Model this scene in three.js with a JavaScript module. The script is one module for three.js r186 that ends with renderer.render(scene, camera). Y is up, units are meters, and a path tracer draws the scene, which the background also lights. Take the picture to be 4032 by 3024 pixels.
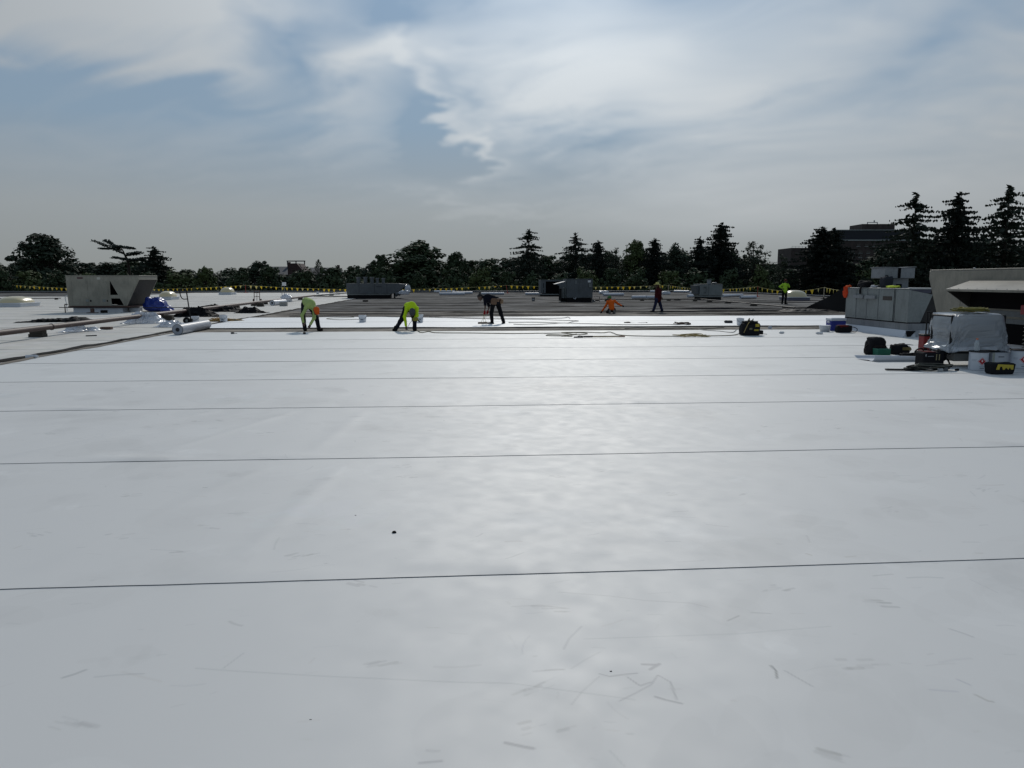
import * as THREE from 'three';
import { mergeGeometries, mergeVertices } from 'three/addons/utils/BufferGeometryUtils.js';
import { RoundedBoxGeometry } from 'three/addons/geometries/RoundedBoxGeometry.js';

/* ---------------------------------------------------------------- camera, sky, sun, exposure */
const EYE = 1.71, PITCH = 7.932, YAW = 4.2;            // eye height above the roof, tilt, angle of the roof grid
const D2R = Math.PI / 180;
const scene = new THREE.Scene();
const camera = new THREE.PerspectiveCamera(54.896, 4 / 3, 0.05, 6000);
camera.position.set(0, EYE, 0);
camera.rotation.set(-PITCH * D2R, 0, 0);
scene.add(camera);

const SUN_AZ = 4, SUN_EL = 33;
const sunDir = new THREE.Vector3(Math.sin(SUN_AZ * D2R) * Math.cos(SUN_EL * D2R), Math.sin(SUN_EL * D2R), -Math.cos(SUN_AZ * D2R) * Math.cos(SUN_EL * D2R));

// seeded random and noise
function rng(seed) { let a = seed >>> 0; return () => { a |= 0; a = a + 0x6D2B79F5 | 0; let t = Math.imul(a ^ a >>> 15, 1 | a); t = t + Math.imul(t ^ t >>> 7, 61 | t) ^ t; return ((t ^ t >>> 14) >>> 0) / 4294967296; }; }
function hash3(x, y, z) { let h = Math.imul(x, 374761393) + Math.imul(y, 668265263) + Math.imul(z, 1274126177); h = Math.imul(h ^ h >>> 13, 1274126177); return ((h ^ h >>> 16) >>> 0) / 4294967296; }
const sm = t => t * t * (3 - 2 * t), clamp = (v, a = 0, b = 1) => v < a ? a : v > b ? b : v, mix = (a, b, t) => a + (b - a) * t;
const step = (a, b, x) => sm(clamp((x - a) / (b - a)));
function noise(x, y, z = 0) {
  const xi = Math.floor(x), yi = Math.floor(y), zi = Math.floor(z), u = sm(x - xi), v = sm(y - yi), w = sm(z - zi);
  const c = (i, j, k) => hash3(xi + i, yi + j, zi + k);
  return mix(mix(mix(c(0, 0, 0), c(1, 0, 0), u), mix(c(0, 1, 0), c(1, 1, 0), u), v), mix(mix(c(0, 0, 1), c(1, 0, 1), u), mix(c(0, 1, 1), c(1, 1, 1), u), v), w);
}
function noise2(x, y, s = 0) {
  const xi = Math.floor(x), yi = Math.floor(y), u = sm(x - xi), v = sm(y - yi);
  return mix(mix(hash3(xi, yi, s), hash3(xi + 1, yi, s), u), mix(hash3(xi, yi + 1, s), hash3(xi + 1, yi + 1, s), u), v);
}
function fbm(x, y, s = 0, o = 4) { let a = 0, k = .5, n = 0; for (let i = 0; i < o; i++) { a += k * noise2(x, y, s + i * 17); n += k; k *= .5; x = x * 2.03 + 3.1; y = y * 2.03 + 1.7; } return a / n; }

// the sky: hazy blue air with drifting thin cirrus, brighter towards the veiled sun
function makeSky() {
  const W = 2048, Hh = 1024, data = new Float32Array(W * Hh * 4);
  const lin = (r, g, b) => [r, g, b].map(v => Math.pow(v / 255, 2.2));
  const hor = lin(158, 162, 160), low = lin(165, 173, 177), mid = lin(148, 171, 192), high = lin(141, 167, 196), zen = lin(92, 118, 150);
  const white = lin(204, 209, 213);
  const grad = el => {
    const L = [[-10, hor], [0, hor], [5, low], [11, mid], [24, high], [90, zen]];
    for (let i = 0; i < 5; i++) if (el <= L[i + 1][0]) { const t = clamp((el - L[i][0]) / (L[i + 1][0] - L[i][0])); return [0, 1, 2].map(k => mix(L[i][1][k], L[i + 1][1][k], t)); }
    return zen;
  };
  const blob = (az, el, a, e, ra, re, rot = 0) => { const c = Math.cos(rot * D2R), s = Math.sin(rot * D2R), x = az - a, y = el - e, X = x * c + y * s, Y = -x * s + y * c; return Math.exp(-(X * X) / (ra * ra) - (Y * Y) / (re * re)); };
  for (let j = 0; j < Hh; j++) {
    const el = (j + .5) / Hh * 180 - 90;
    for (let i = 0; i < W; i++) {
      const th = ((i + .5) / W - .5) * 2 * Math.PI, ce = Math.cos(el * D2R);
      const dx = Math.cos(th) * ce, dz = Math.sin(th) * ce, dy = Math.sin(el * D2R);
      const o = (j * W + i) * 4;
      const az = Math.atan2(dx, -dz) / D2R;                         // 0 ahead, + to the right
      let c;
      if (el < -3) c = hor.map(v => v * .6);
      else {
        const cs = clamp(dx * sunDir.x + dy * sunDir.y + dz * sunDir.z, -1, 1), ang = Math.acos(cs) / D2R;
        // cloud layer laid out on a high plane so that it gets finer towards the horizon
        const py = 1 / (dy + .16), X = dx * py, Z = dz * py;
        const wx = fbm(X * 1.3 + 5, Z * 1.3, 3, 3) - .5, wz = fbm(X * 1.3, Z * 1.3 + 9, 5, 3) - .5;
        const streak = fbm((X + Z * .35) * 1.7 + wx * 2.2, (Z - X * .3) * 3.4 + wz * 2.6, 11, 5);
        const fine = fbm((X + Z * .5) * 5 + wx * 6, (Z - X * .45) * 13 + wz * 7, 23, 4);
        // the cirrus banks of this sky (azimuth, elevation, sizes)
        const wa = az + wx * 8 + (fine - .5) * 5, we = el + wz * 4 + (fine - .5) * 1.8;
        let b = 0;
        b += .9 * step(10.8, 13.2, we + .05 * wa) * step(-17, -23, wa + (we - 14) * .8);       // bank on the left
        b += .55 * step(14.6, 19, we) * step(-8, -20, wa);
        b += .8 * blob(wa, we, 5, 15.2, 10, 3.4, 6) + .4 * blob(wa, we, 10, 12.4, 9, 2.2, 3);  // bright bank right of the middle
        b += .62 * blob(wa, we, -5.6, 13.6, 5.2, .95, -42) + .5 * blob(wa, we, -2.1, 10.6, .7, 1.9, -12);             // streak falling to the right
        b += .5 * blob(wa, we, -11, 15.6, 4.6, 1.1, 22);                // arc over the blue hole
        b += .42 * blob(wa, we, -11.8, 13.2, 2.6, 3.4, -60);           // veil beside the blue hole
        b += .45 * blob(wa, we, -6, 16.6, 8, 1.1, 9);
        b += .42 * blob(wa, we, 22, 15.2, 12, 2.2, 16);
        b += .62 * step(13.5, 8, el - .16 * (az - 10)) * step(2, 16, az) * step(.5, 5, el);     // smooth veil low on the right
        b += .25 * blob(wa, we, -2, 6.2, 9, .6, -6);
        b -= .75 * blob(wa, we, -6.6, 11.3, 2.5, 2.2, -30);             // blue hole
        b -= .4 * blob(wa, we, 12, 11.6, 7, .7, 14);
        b -= .3 * blob(wa, we, 26, 14.4, 10, .9, 20);
        b -= .3 * blob(wa, we, -8, 18, 5, 1.6, 15);
        const inFrame = step(24, 19, el) * step(46, 36, Math.abs(az)), up = step(3, 13, el);
        const gen = clamp((streak - .36) * 2.6);
        let cov = mix(gen * .85, clamp(.1 + b * (.75 + .5 * streak) + ((streak - .5) * .5 + (fine - .5) * .5) * up), inFrame);
        cov = clamp(cov * step(-1, 6, el), 0, 1);
        const air = grad(el);
        const glow = Math.exp(-ang / 13), wide = Math.exp(-ang / 30);
        const gl = .5 + .6 * wide + 2.1 * glow, ga = .78 + .2 * wide + .5 * glow;
        c = [0, 1, 2].map(k => mix(air[k] * ga, white[k] * gl * (k === 2 ? .99 : 1), cov * .86));
        const core = 1.9 * Math.exp(-Math.pow(ang / 6.5, 2));          // the aureole of the sun in thin cloud
        c = c.map((v, k) => v + core * [1, .97, .9][k]);
        if (el < 0) c = c.map((v, k) => mix(hor[k] * .9, v, (el + 3) / 3));
      }
      data[o] = c[0]; data[o + 1] = c[1]; data[o + 2] = c[2]; data[o + 3] = 1;
    }
  }
  const t = new THREE.DataTexture(data, W, Hh, THREE.RGBAFormat, THREE.FloatType);
  t.mapping = THREE.EquirectangularReflectionMapping; t.magFilter = t.minFilter = THREE.LinearFilter; t.wrapS = THREE.RepeatWrapping; t.needsUpdate = true;
  return t;
}
const sky = makeSky();
scene.background = sky;
scene.environment = sky;

const sun = new THREE.DirectionalLight(new THREE.Color(1, .955, .88), 2.0);
sun.position.copy(sunDir).multiplyScalar(200);
sun.target.position.set(0, 0, -50);
sun.position.add(sun.target.position);
sun.castShadow = true;
sun.shadow.radius = 3;
sun.shadow.mapSize.set(4096, 4096);
Object.assign(sun.shadow.camera, { left: -110, right: 110, top: 110, bottom: -110, near: 1, far: 500 });
scene.add(sun, sun.target);

const renderer = new THREE.WebGLRenderer({ antialias: true });
renderer.toneMapping = THREE.LinearToneMapping;
renderer.toneMappingExposure = .91;
renderer.shadowMap.enabled = true;
renderer.shadowMap.type = THREE.PCFSoftShadowMap;
console.log('sky done');

/* ---------------------------------------------------------------- helpers */
// roof grid: s runs along the seams (to the right), t away from the camera
const CA = Math.cos(YAW * D2R), SA = Math.sin(YAW * D2R);
const roofXZ = (s, t) => [s * CA - t * SA, -(s * SA + t * CA)];
// survey of the roof plane: where a sight line through a photo point (4032 x 3024) meets the roof at height h
const FPX = 2911, PR = PITCH * D2R;
function spot(px, py, h = 0) {
  const u = px - 2016, v = py - 1512, k = (EYE - h) / (v * Math.cos(PR) + FPX * Math.sin(PR));
  const x = u * k, z = k * (FPX * Math.cos(PR) - v * Math.sin(PR));
  return [x * CA + z * SA, -x * SA + z * CA];
}
const names = new Map();
function numbered(n) { const k = names.get(n) || 0; names.set(n, k + 1); return k ? `${n}_${String(k).padStart(3, '0')}` : n; }
function shade(o) { o.traverse(m => { if (m.isMesh) { m.castShadow = true; m.receiveShadow = true; } }); }
function tag(o, label, category, group) { o.userData.label = label; o.userData.category = category; if (group) o.userData.group = group; return o; }
function thing(name, label, category, st, o = {}) {
  const g = new THREE.Group(); g.name = numbered(name); tag(g, label, category, o.group);
  const [x, z] = roofXZ(...st); g.position.set(x, o.y || 0, z); g.rotation.y = (o.flat ? 0 : YAW * D2R) + (o.turn || 0) * D2R;
  scene.add(g); return g;
}
function prep(g) { let q = g.index ? g.toNonIndexed() : g.clone(); for (const k of Object.keys(q.attributes)) if (!['position', 'normal', 'uv'].includes(k)) q.deleteAttribute(k); if (!q.attributes.normal) q.computeVertexNormals(); if (!q.attributes.uv) q.setAttribute('uv', new THREE.BufferAttribute(new Float32Array(q.attributes.position.count * 2), 2)); q.morphAttributes = {}; return q; }
const merge = l => { l = l.flat(9).filter(Boolean); return l.length === 1 ? l[0] : mergeGeometries(l.map(prep)); };
function mesh(name, geo, mat, parent) { const m = new THREE.Mesh(Array.isArray(geo) ? merge(geo) : geo, mat); m.name = name; if (parent) parent.add(m); return m; }
function solo(name, geo, mat, label, category, st, o = {}) {
  const m = mesh(numbered(name), geo, mat); tag(m, label, category, o.group);
  const [x, z] = roofXZ(...st); m.position.set(x, o.y || 0, z); m.rotation.y = (o.flat ? 0 : YAW * D2R) + (o.turn || 0) * D2R; scene.add(m); return m;
}
function struct(name, geo, mat) { const m = mesh(numbered(name), geo, mat); m.userData.kind = 'structure'; scene.add(m); return m; }
function boxUV(g, k = 1) { g = g.index ? g.toNonIndexed() : g; const p = g.attributes.position, n = g.attributes.normal, uv = new Float32Array(p.count * 2); for (let i = 0; i < p.count; i++) { const ax = Math.abs(n.getX(i)), ay = Math.abs(n.getY(i)), az = Math.abs(n.getZ(i)); let u, v; if (ay > ax && ay > az) { u = p.getX(i); v = p.getZ(i); } else if (ax > az) { u = p.getZ(i); v = p.getY(i); } else { u = p.getX(i); v = p.getY(i); } uv[i * 2] = u * k; uv[i * 2 + 1] = v * k; } g.setAttribute('uv', new THREE.BufferAttribute(uv, 2)); return g; }
const at = (g, x, y, z, rx = 0, ry = 0, rz = 0) => { if (rx || ry || rz) g.applyMatrix4(new THREE.Matrix4().makeRotationFromEuler(new THREE.Euler(rx, ry, rz))); g.translate(x, y, z); return g; };
const bx = (w, h, d, x = 0, y = 0, z = 0, r = 0) => boxUV(at(r ? new RoundedBoxGeometry(w, h, d, 2, r) : new THREE.BoxGeometry(w, h, d), x, y, z), 1);
const cyl = (r0, r1, h, x = 0, y = 0, z = 0, n = 20, open = false) => at(new THREE.CylinderGeometry(r1, r0, h, n, 1, open), x, y, z);
function bar(a, b, r, r2 = r, n = 8) { const A = new THREE.Vector3(...a), B = new THREE.Vector3(...b), d = B.clone().sub(A), g = new THREE.CylinderGeometry(r2, r, d.length(), n); g.applyQuaternion(new THREE.Quaternion().setFromUnitVectors(new THREE.Vector3(0, 1, 0), d.normalize())); g.translate((A.x + B.x) / 2, (A.y + B.y) / 2, (A.z + B.z) / 2); return g; }
function tube(pts, r, n = 0, sides = 6, tension = .5) { const c = new THREE.CatmullRomCurve3(pts.map(p => new THREE.Vector3(...p)), false, 'catmullrom', tension); return new THREE.TubeGeometry(c, n || pts.length * 5, r, sides); }
function plate(pts, d, holes = [], bev = .006) { const s = new THREE.Shape(pts.map(p => new THREE.Vector2(...p))); for (const h of holes) s.holes.push(new THREE.Path(h.map(p => new THREE.Vector2(...p)))); const g = new THREE.ExtrudeGeometry(s, { depth: d, bevelEnabled: bev > 0, bevelSize: bev, bevelThickness: bev, bevelSegments: 1, bevelOffset: -bev }); return boxUV(g); }
// soft lump: a superellipsoid with uneven skin (bags, bundles)
function lump(w, h, d, e = .45, amp = .03, seed = 1, o = {}) {
  const g = new THREE.SphereGeometry(1, o.n || 28, o.m || 18), p = g.attributes.position, sg = v => Math.sign(v) * Math.pow(Math.abs(v), e);
  for (let i = 0; i < p.count; i++) {
    let x = sg(p.getX(i)), y = sg(p.getY(i)), z = sg(p.getZ(i));
    const n1 = noise(x * 2.3 + seed * 7.1, y * 2.3, z * 2.3) - .5, n2 = noise(x * 6 + seed * 3.3, y * 6, z * 6) - .5;
    const k = 1 + amp * (n1 * 5 + n2 * 2.2), tp = o.taper ? 1 - o.taper * (y * .5 + .5) : 1, sag = o.sag ? -o.sag * (x * x) * (y > 0 ? 1 : 0) : 0;
    p.setXYZ(i, x * w / 2 * k * tp, (y * .5 + .5) * h * (y > 0 ? k : 1) + sag * h, z * d / 2 * k * tp);
  }
  g.computeVertexNormals(); return g;
}
// sheet thrown on the roof: heights from folds, ragged outline
function thrown(w, d, hgt, seed, o = {}) {
  const nx = o.nx || 56, nz = o.nz || 26, g = new THREE.PlaneGeometry(w, d, nx, nz); g.rotateX(-Math.PI / 2); const p = g.attributes.position;
  for (let i = 0; i < p.count; i++) {
    let x = p.getX(i), z = p.getZ(i); const u = x / w + .5, v = z / d + .5, e = Math.min(u, 1 - u) * 4, f = Math.min(v, 1 - v) * 4;
    const rg = q => 1 - Math.abs(2 * q - 1);
    const fold = Math.pow(rg(noise2(x * (o.fx || 2.2) + seed, z * (o.fz || 3.4) + x * .6, seed)), 1.6) * .65 + Math.pow(rg(noise2(x * 5 + z * 2, z * 6 - x * 2, seed + 5)), 2) * .3 + noise2(x * 1.1, z * 1.2, seed + 9) * .35;
    const env = clamp(e) * clamp(f), pr = o.profile ? o.profile(u, v) : 1;
    const j = .5 - Math.abs(v - .5);
    z += (noise2(x * 2.1, 3, seed + 2) - .5) * d * .35 * (1 - j); x += (noise2(z * 2.1, 7, seed + 4) - .5) * w * .12;
    p.setXYZ(i, x, .012 + hgt * fold * pr * (.12 + .88 * sm(env)), z);
  }
  g.computeVertexNormals(); return g;
}
function texture(W, H, fn, rep) { const d = new Uint8Array(W * H * 4); for (let j = 0; j < H; j++) for (let i = 0; i < W; i++) { const c = fn(i / W, j / H, i, j), o = (j * W + i) * 4; d[o] = c[0]; d[o + 1] = c[1]; d[o + 2] = c[2]; d[o + 3] = 255; } const t = new THREE.DataTexture(d, W, H); t.magFilter = THREE.LinearFilter; t.minFilter = THREE.LinearMipmapLinearFilter; t.generateMipmaps = true; t.wrapS = t.wrapT = THREE.RepeatWrapping; t.colorSpace = THREE.SRGBColorSpace; if (rep) t.repeat.set(...rep); t.needsUpdate = true; return t; }
// noise that tiles with period n cells
function tnoise(u, v, n, s) { const x = u * n, y = v * n, xi = Math.floor(x), yi = Math.floor(y), a = sm(x - xi), b = sm(y - yi), w = k => ((k % n) + n) % n; return mix(mix(hash3(w(xi), w(yi), s), hash3(w(xi + 1), w(yi), s), a), mix(hash3(w(xi), w(yi + 1), s), hash3(w(xi + 1), w(yi + 1), s), a), b); }
const tf = (u, v, n, s, o = 4) => { let a = 0, k = .5, q = 0; for (let i = 0; i < o; i++) { a += k * tnoise(u, v, n, s + i); q += k; k *= .5; n *= 2; } return a / q; };
const std = (r, g, b, rough = .7, o = {}) => new THREE.MeshStandardMaterial({ color: new THREE.Color().setRGB(r, g, b), roughness: rough, ...o });
const phy = (r, g, b, rough = .7, o = {}) => new THREE.MeshPhysicalMaterial({ color: new THREE.Color().setRGB(r, g, b), roughness: rough, ...o });
/* ---------------------------------------------------------------- surfaces */
// scuffed white membrane: drawn marks (shoe scuffs, drag marks, chalk) on a 16 m tile
function scuffCanvas(n, seed, tone, marks, dirt, extra) {
  const c = document.createElement('canvas'); c.width = c.height = n; const x = c.getContext('2d'), R = rng(seed), k = n / 16;
  x.fillStyle = `rgb(${tone})`; x.fillRect(0, 0, n, n);
  for (let i = 0; i < dirt; i++) { const a = R() * n, b = R() * n, r = (.1 + R() * R() * .9) * k, al = .008 + R() * .02; x.fillStyle = R() < .65 ? `rgba(120,122,118,${al})` : `rgba(255,255,255,${al * 1.6})`; for (let q = 0; q < 6; q++) { x.beginPath(); x.ellipse(a + (R() - .5) * r * 1.6, b + (R() - .5) * r, r * (.3 + R() * .6), r * (.15 + R() * .35), R() * 3, 0, 7); x.fill(); } }
  for (let i = 0; i < marks; i++) {
    const a = R() * n, b = R() * n, L = (.02 + R() * R() * .22) * k, an = (R() - .5) * (R() < .75 ? .5 : 3), w = (.004 + R() * R() * .016) * k, al = .04 + R() * R() * .2;
    x.strokeStyle = `rgba(${R() < .8 ? '96,98,100' : '128,118,104'},${al})`; x.lineWidth = Math.max(.7, w); x.lineCap = R() < .5 ? 'round' : 'butt';
    x.beginPath(); x.moveTo(a, b); const m = (R() - .5) * L * .3; x.quadraticCurveTo(a + Math.cos(an) * L / 2 - Math.sin(an) * m, b + Math.sin(an) * L / 2 + Math.cos(an) * m, a + Math.cos(an) * L, b + Math.sin(an) * L); x.stroke();
  }
  for (let i = 0; i < marks / 14; i++) {                 // boot scuffs: a few short smears close together
    const a = R() * n, b = R() * n, an = (R() - .5) * 1.2, c = 3 + R() * 6; for (let q = 0; q < c; q++) { const X = a + (R() - .5) * .16 * k, Y = b + (R() - .5) * .1 * k, L = (.02 + R() * .06) * k; x.strokeStyle = `rgba(112,112,110,${.05 + R() * .14})`; x.lineWidth = (.006 + R() * .02) * k; x.lineCap = 'round'; x.beginPath(); x.moveTo(X, Y); x.lineTo(X + Math.cos(an) * L, Y + Math.sin(an) * L); x.stroke(); }
  }
  if (extra) extra(x, k, R);
  const t = new THREE.CanvasTexture(c); t.colorSpace = THREE.SRGBColorSpace; t.wrapS = t.wrapT = THREE.RepeatWrapping; t.anisotropy = 16; return t;
}
// near field tile: s from -8 to 8, t from 0 to 16 (v up = t); the drawn marks copy those on the sheet at the camera's feet
function nearMarks(x, k) {
  const N = 16 * k, P = (px, py) => { const [s, t] = spot(px, py); return [(s + 8) * k, N - t * k]; };
  const line = (pts, w, al, col = '88,90,92') => { x.strokeStyle = `rgba(${col},${al * .75})`; x.lineWidth = Math.max(.8, w * k * .55); x.lineJoin = x.lineCap = 'round'; x.beginPath(); pts.forEach((p, i) => { const q = P(...p); i ? x.lineTo(...q) : x.moveTo(...q); }); x.stroke(); };
  line([[2360, 2658], [2400, 2668], [2460, 2660], [2510, 2655]], .008, .5); line([[2530, 2620], [2590, 2622], [2560, 2640], [2596, 2618]], .03, .35);
  line([[2470, 2670], [2520, 2705], [2565, 2690]], .012, .45); line([[2440, 2765], [2500, 2735], [2565, 2700], [2590, 2662], [2640, 2690], [2665, 2760]], .007, .42);
  line([[2580, 2748], [2620, 2760], [2685, 2775]], .022, .42); line([[2250, 2780], [2290, 2730], [2360, 2668]], .006, .25); line([[2100, 2648], [2220, 2640]], .012, .3);
  line([[3035, 2625], [3055, 2645], [3060, 2675]], .008, .75, '40,42,44'); line([[3090, 2645], [3130, 2668], [3200, 2708]], .008, .4);
  line([[2865, 2448], [2910, 2428]], .008, .6); line([[2016, 2392], [2130, 2385], [2200, 2395], [2240, 2400]], .01, .25); line([[2200, 2335], [2400, 2350], [2540, 2368], [2720, 2378], [2790, 2395]], .01, .25);
  line([[2220, 2560], [2240, 2520], [2290, 2470]], .018, .2); line([[770, 2635], [950, 2648], [1300, 2668], [1800, 2690], [2016, 2695], [2500, 2760]], .005, .22);
  line([[880, 2635], [960, 2575]], .005, .22); line([[1990, 2930], [2060, 2945], [2100, 2952]], .03, .35); line([[3840, 2740], [3890, 2765], [3910, 2768]], .02, .35, '110,104,92');
  line([[3740, 2480], [3800, 2500], [3830, 2512]], .025, .2); line([[3770, 2680], [3820, 2702]], .02, .3, '120,122,140'); line([[3660, 2720], [3770, 2728]], .02, .2, '120,122,140');
  line([[2780, 2068], [2870, 2078]], .012, .35); line([[2300, 1695], [2420, 1688]], .01, .3); line([[1990, 2210], [2060, 2180]], .02, .22); line([[1650, 3010], [1740, 3002]], .02, .3);
  line([[2300, 2520], [2900, 2500], [3270, 2470]], .004, .18); line([[2400, 2960], [2460, 3024]], .004, .18);
}
const tpoNearMap = scuffCanvas(2048, 7, '208,207,204', 3200, 500, nearMarks);
tpoNearMap.repeat.set(1 / 16, 1 / 16); tpoNearMap.offset.set(.5, 0);
const tpoFarMap = scuffCanvas(1024, 19, '209,209,206', 2600, 420); tpoFarMap.repeat.set(1 / 16, 1 / 16);
const tpoOldMap = scuffCanvas(1024, 31, '197,193,184', 3200, 2600); tpoOldMap.repeat.set(1 / 16, 1 / 16);
const roughTex = texture(512, 512, (u, v) => { const q = tf(u, v, 6, 3, 5), w = tf(u, v, 40, 9, 2); const r = clamp(.625 + (q - .5) * .06 + (w - .5) * .1) * 255; return [r, r, r]; }, [1 / 5, 1 / 5]); roughTex.colorSpace = THREE.NoColorSpace;
const tpo = new THREE.MeshStandardMaterial({ map: tpoNearMap, roughness: 1, roughnessMap: roughTex });
const tpoFar = new THREE.MeshStandardMaterial({ map: tpoFarMap, roughness: 1, roughnessMap: roughTex });
const tpoOld = new THREE.MeshStandardMaterial({ map: tpoOldMap, roughness: .75 });
const tpoCleanGlareMap = scuffCanvas(512, 23, '232,232,231', 260, 60); tpoCleanGlareMap.repeat.set(1 / 16, 1 / 16);  // second strip: fewer scuffs, and sun glare put into the paler base tone
const tpoCleanGlare = new THREE.MeshStandardMaterial({ map: tpoCleanGlareMap, roughness: 1, roughnessMap: roughTex });
const cutEdge = std(.14, .142, .145, .9), cutEdgePale = std(.2, .2, .2, .9);  // second edge grey is lighter, for the farther seams
const brownTex = texture(512, 512, (u, v) => { const a = tf(u, v, 5, 4, 5), b = tf(u, v, 28, 8, 3), s = tf(u * 1, v * 4 % 1, 8, 14, 3); let k = .62 + (a - .5) * .75 + (b - .5) * .5; if (s > .66) k *= .72; return [138 * k + 24, 130 * k + 23, 119 * k + 22]; }, [1 / 6, 1 / 6]);
const brownMat = new THREE.MeshPhysicalMaterial({ map: brownTex, roughness: .95, specularIntensity: .5 });
const greyTex = texture(1024, 1024, (u, v) => { const a = tf(u, v, 7, 24, 5), b = tf(u, v, 34, 28, 4), c = tf(u, v, 3, 44, 3); let k = .5 + (a - .5) * 1.5 + (b - .5) * .95 + (c - .5) * .5; k = clamp(k, .04, 1.25); return [28 + 88 * k, 28 + 87 * k, 28 + 86 * k]; }, [1 / 22, 1 / 22]);
const greyMat = new THREE.MeshPhysicalMaterial({ map: greyTex, roughness: .95, specularIntensity: .4 });
const rubber = phy(.008, .008, .009, .9, { specularIntensity: .35 }), blackTarp = std(.008, .008, .01, .6), blackPaint = phy(.01, .01, .011, .55, { specularIntensity: .5 });

/* ground far below, with the building under the roof */
const groundTex = texture(256, 256, (u, v) => { const a = tf(u, v, 6, 61, 5); return [52 + a * 30, 66 + a * 30, 40 + a * 22]; }, [40, 40]);
const ground = struct('ground', new THREE.PlaneGeometry(5000, 5000).rotateX(-Math.PI / 2), new THREE.MeshStandardMaterial({ map: groundTex, roughness: 1 })); ground.position.y = -8;

const S0 = -84, S1 = 40, T0 = -14, T1 = 112, EDGE = -9.7;
function flat(s0, s1, t0, t1, y, ns = 1, nt = 1, lift, bow) {
  const g = new THREE.BufferGeometry(), P = [], U = [], I = [];
  for (let j = 0; j <= nt; j++) for (let i = 0; i <= ns; i++) { let s = mix(s0, s1, i / ns), t = mix(t0, t1, j / nt); if (bow && j === 0) t += bow(s); const [x, z] = roofXZ(s, t); P.push(x, y + (lift ? lift(s, t) : 0), z); U.push(s, t); }
  for (let j = 0; j < nt; j++) for (let i = 0; i < ns; i++) { const a = j * (ns + 1) + i, b = a + 1, c = a + ns + 1, d = c + 1; I.push(a, b, d, a, d, c); }
  g.setAttribute('position', new THREE.Float32BufferAttribute(P, 3)); g.setAttribute('uv', new THREE.Float32BufferAttribute(U, 2)); g.setIndex(I); g.computeVertexNormals(); return g;
}
{ // walls and deck of the roofed building
  const deck = new THREE.BoxGeometry(S1 - S0, 7.8, T1 - T0); const m = struct('roof_deck', deck, std(.16, .12, .1, .85));
  const [x, z] = roofXZ((S0 + S1) / 2, (T0 + T1) / 2); m.position.set(x, -3.92, z); m.rotation.y = YAW * D2R;
}
const rootStruct = n => { const g = new THREE.Group(); g.name = n; g.userData.kind = 'structure'; scene.add(g); return g; };
// old dark roof, with the browner board showing near the new sheets
const oldRoof = rootStruct('old_dark_roof');
mesh('weathered_membrane', flat(EDGE, S1, 43, T1, 0, 60, 80, (s, t) => (noise2(s * .5, t * .7, 70) - .5) * .02), greyMat, oldRoof);
mesh('exposed_board', flat(EDGE, S1, 24.5, 43, -.002, 40, 30, (s, t) => (noise2(s * .6, t * .9, 71) - .5) * .016), brownMat, oldRoof);
// black lapped seams and torn folds of the old membrane
function seamStrip(t, s0, s1, w, h, seed) {
  const n = 70, P = [], I = [];
  for (let i = 0; i <= n; i++) {
    const s = mix(s0, s1, i / n), f = Math.min(1, Math.min(i, n - i) / 4), wob = (noise2(s * .35, t, seed) - .5) * .35 + (noise2(s * 1.3, t, seed + 3) - .5) * .12, ww = w * (.5 + noise2(s * .8, 4, seed + 5)) * (.3 + .7 * f), hh = h * (.4 + noise2(s * .7, 9, seed + 7)) * f;
    for (const [dt, y] of [[-ww, .004], [-ww * .3, .006 + hh], [ww * .35, .006 + hh * .8], [ww, .004]]) { const [x, z] = roofXZ(s, t + wob + dt); P.push(x, y + .008, z); }
  }
  for (let i = 0; i < n; i++) for (let k = 0; k < 3; k++) { const a = i * 4 + k, b = a + 4; I.push(a, b, b + 1, a, b + 1, a + 1); }
  const g = new THREE.BufferGeometry(); g.setAttribute('position', new THREE.Float32BufferAttribute(P, 3)); g.setIndex(I); g.computeVertexNormals(); return g;
}
[[57.0, EDGE, 40, .16, .05], [40.4, -1, 14, .1, .05], [40.9, 2, 30, .22, .09], [44.6, 11, 30, .2, .07], [37.6, -9, 6, .09, .03], [36.4, -4, 22, .06, .02], [38.9, -9, 1, .07, .03], [41.9, -9, 3, .08, .03], [46.5, -5, 2, .1, .03], [49.5, 3, 16, .08, .03], [52.5, -8, 8, .09, .03], [62, 12, 38, .1, .04], [67, -6, 24, .1, .03], [38.3, 9, 20, .1, .04], [37.2, 13, 24, .07, .03], [73, 0, 30, .12, .03], [81, -6, 22, .12, .03], [90, -2, 34, .14, .04], [99, -5, 30, .14, .04]].forEach((a, i) => mesh('seam_fold', seamStrip(a[0], a[1], a[2], a[3], a[4], 100 + i), rubber, oldRoof));
[[26.2, 1, 6, .02, .01], [25.75, 5, 11, .03, .01]].forEach((a, i) => mesh('seam_fold', seamStrip(a[0], a[1], a[2], a[3], a[4], 200 + i), rubber, oldRoof));

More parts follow.
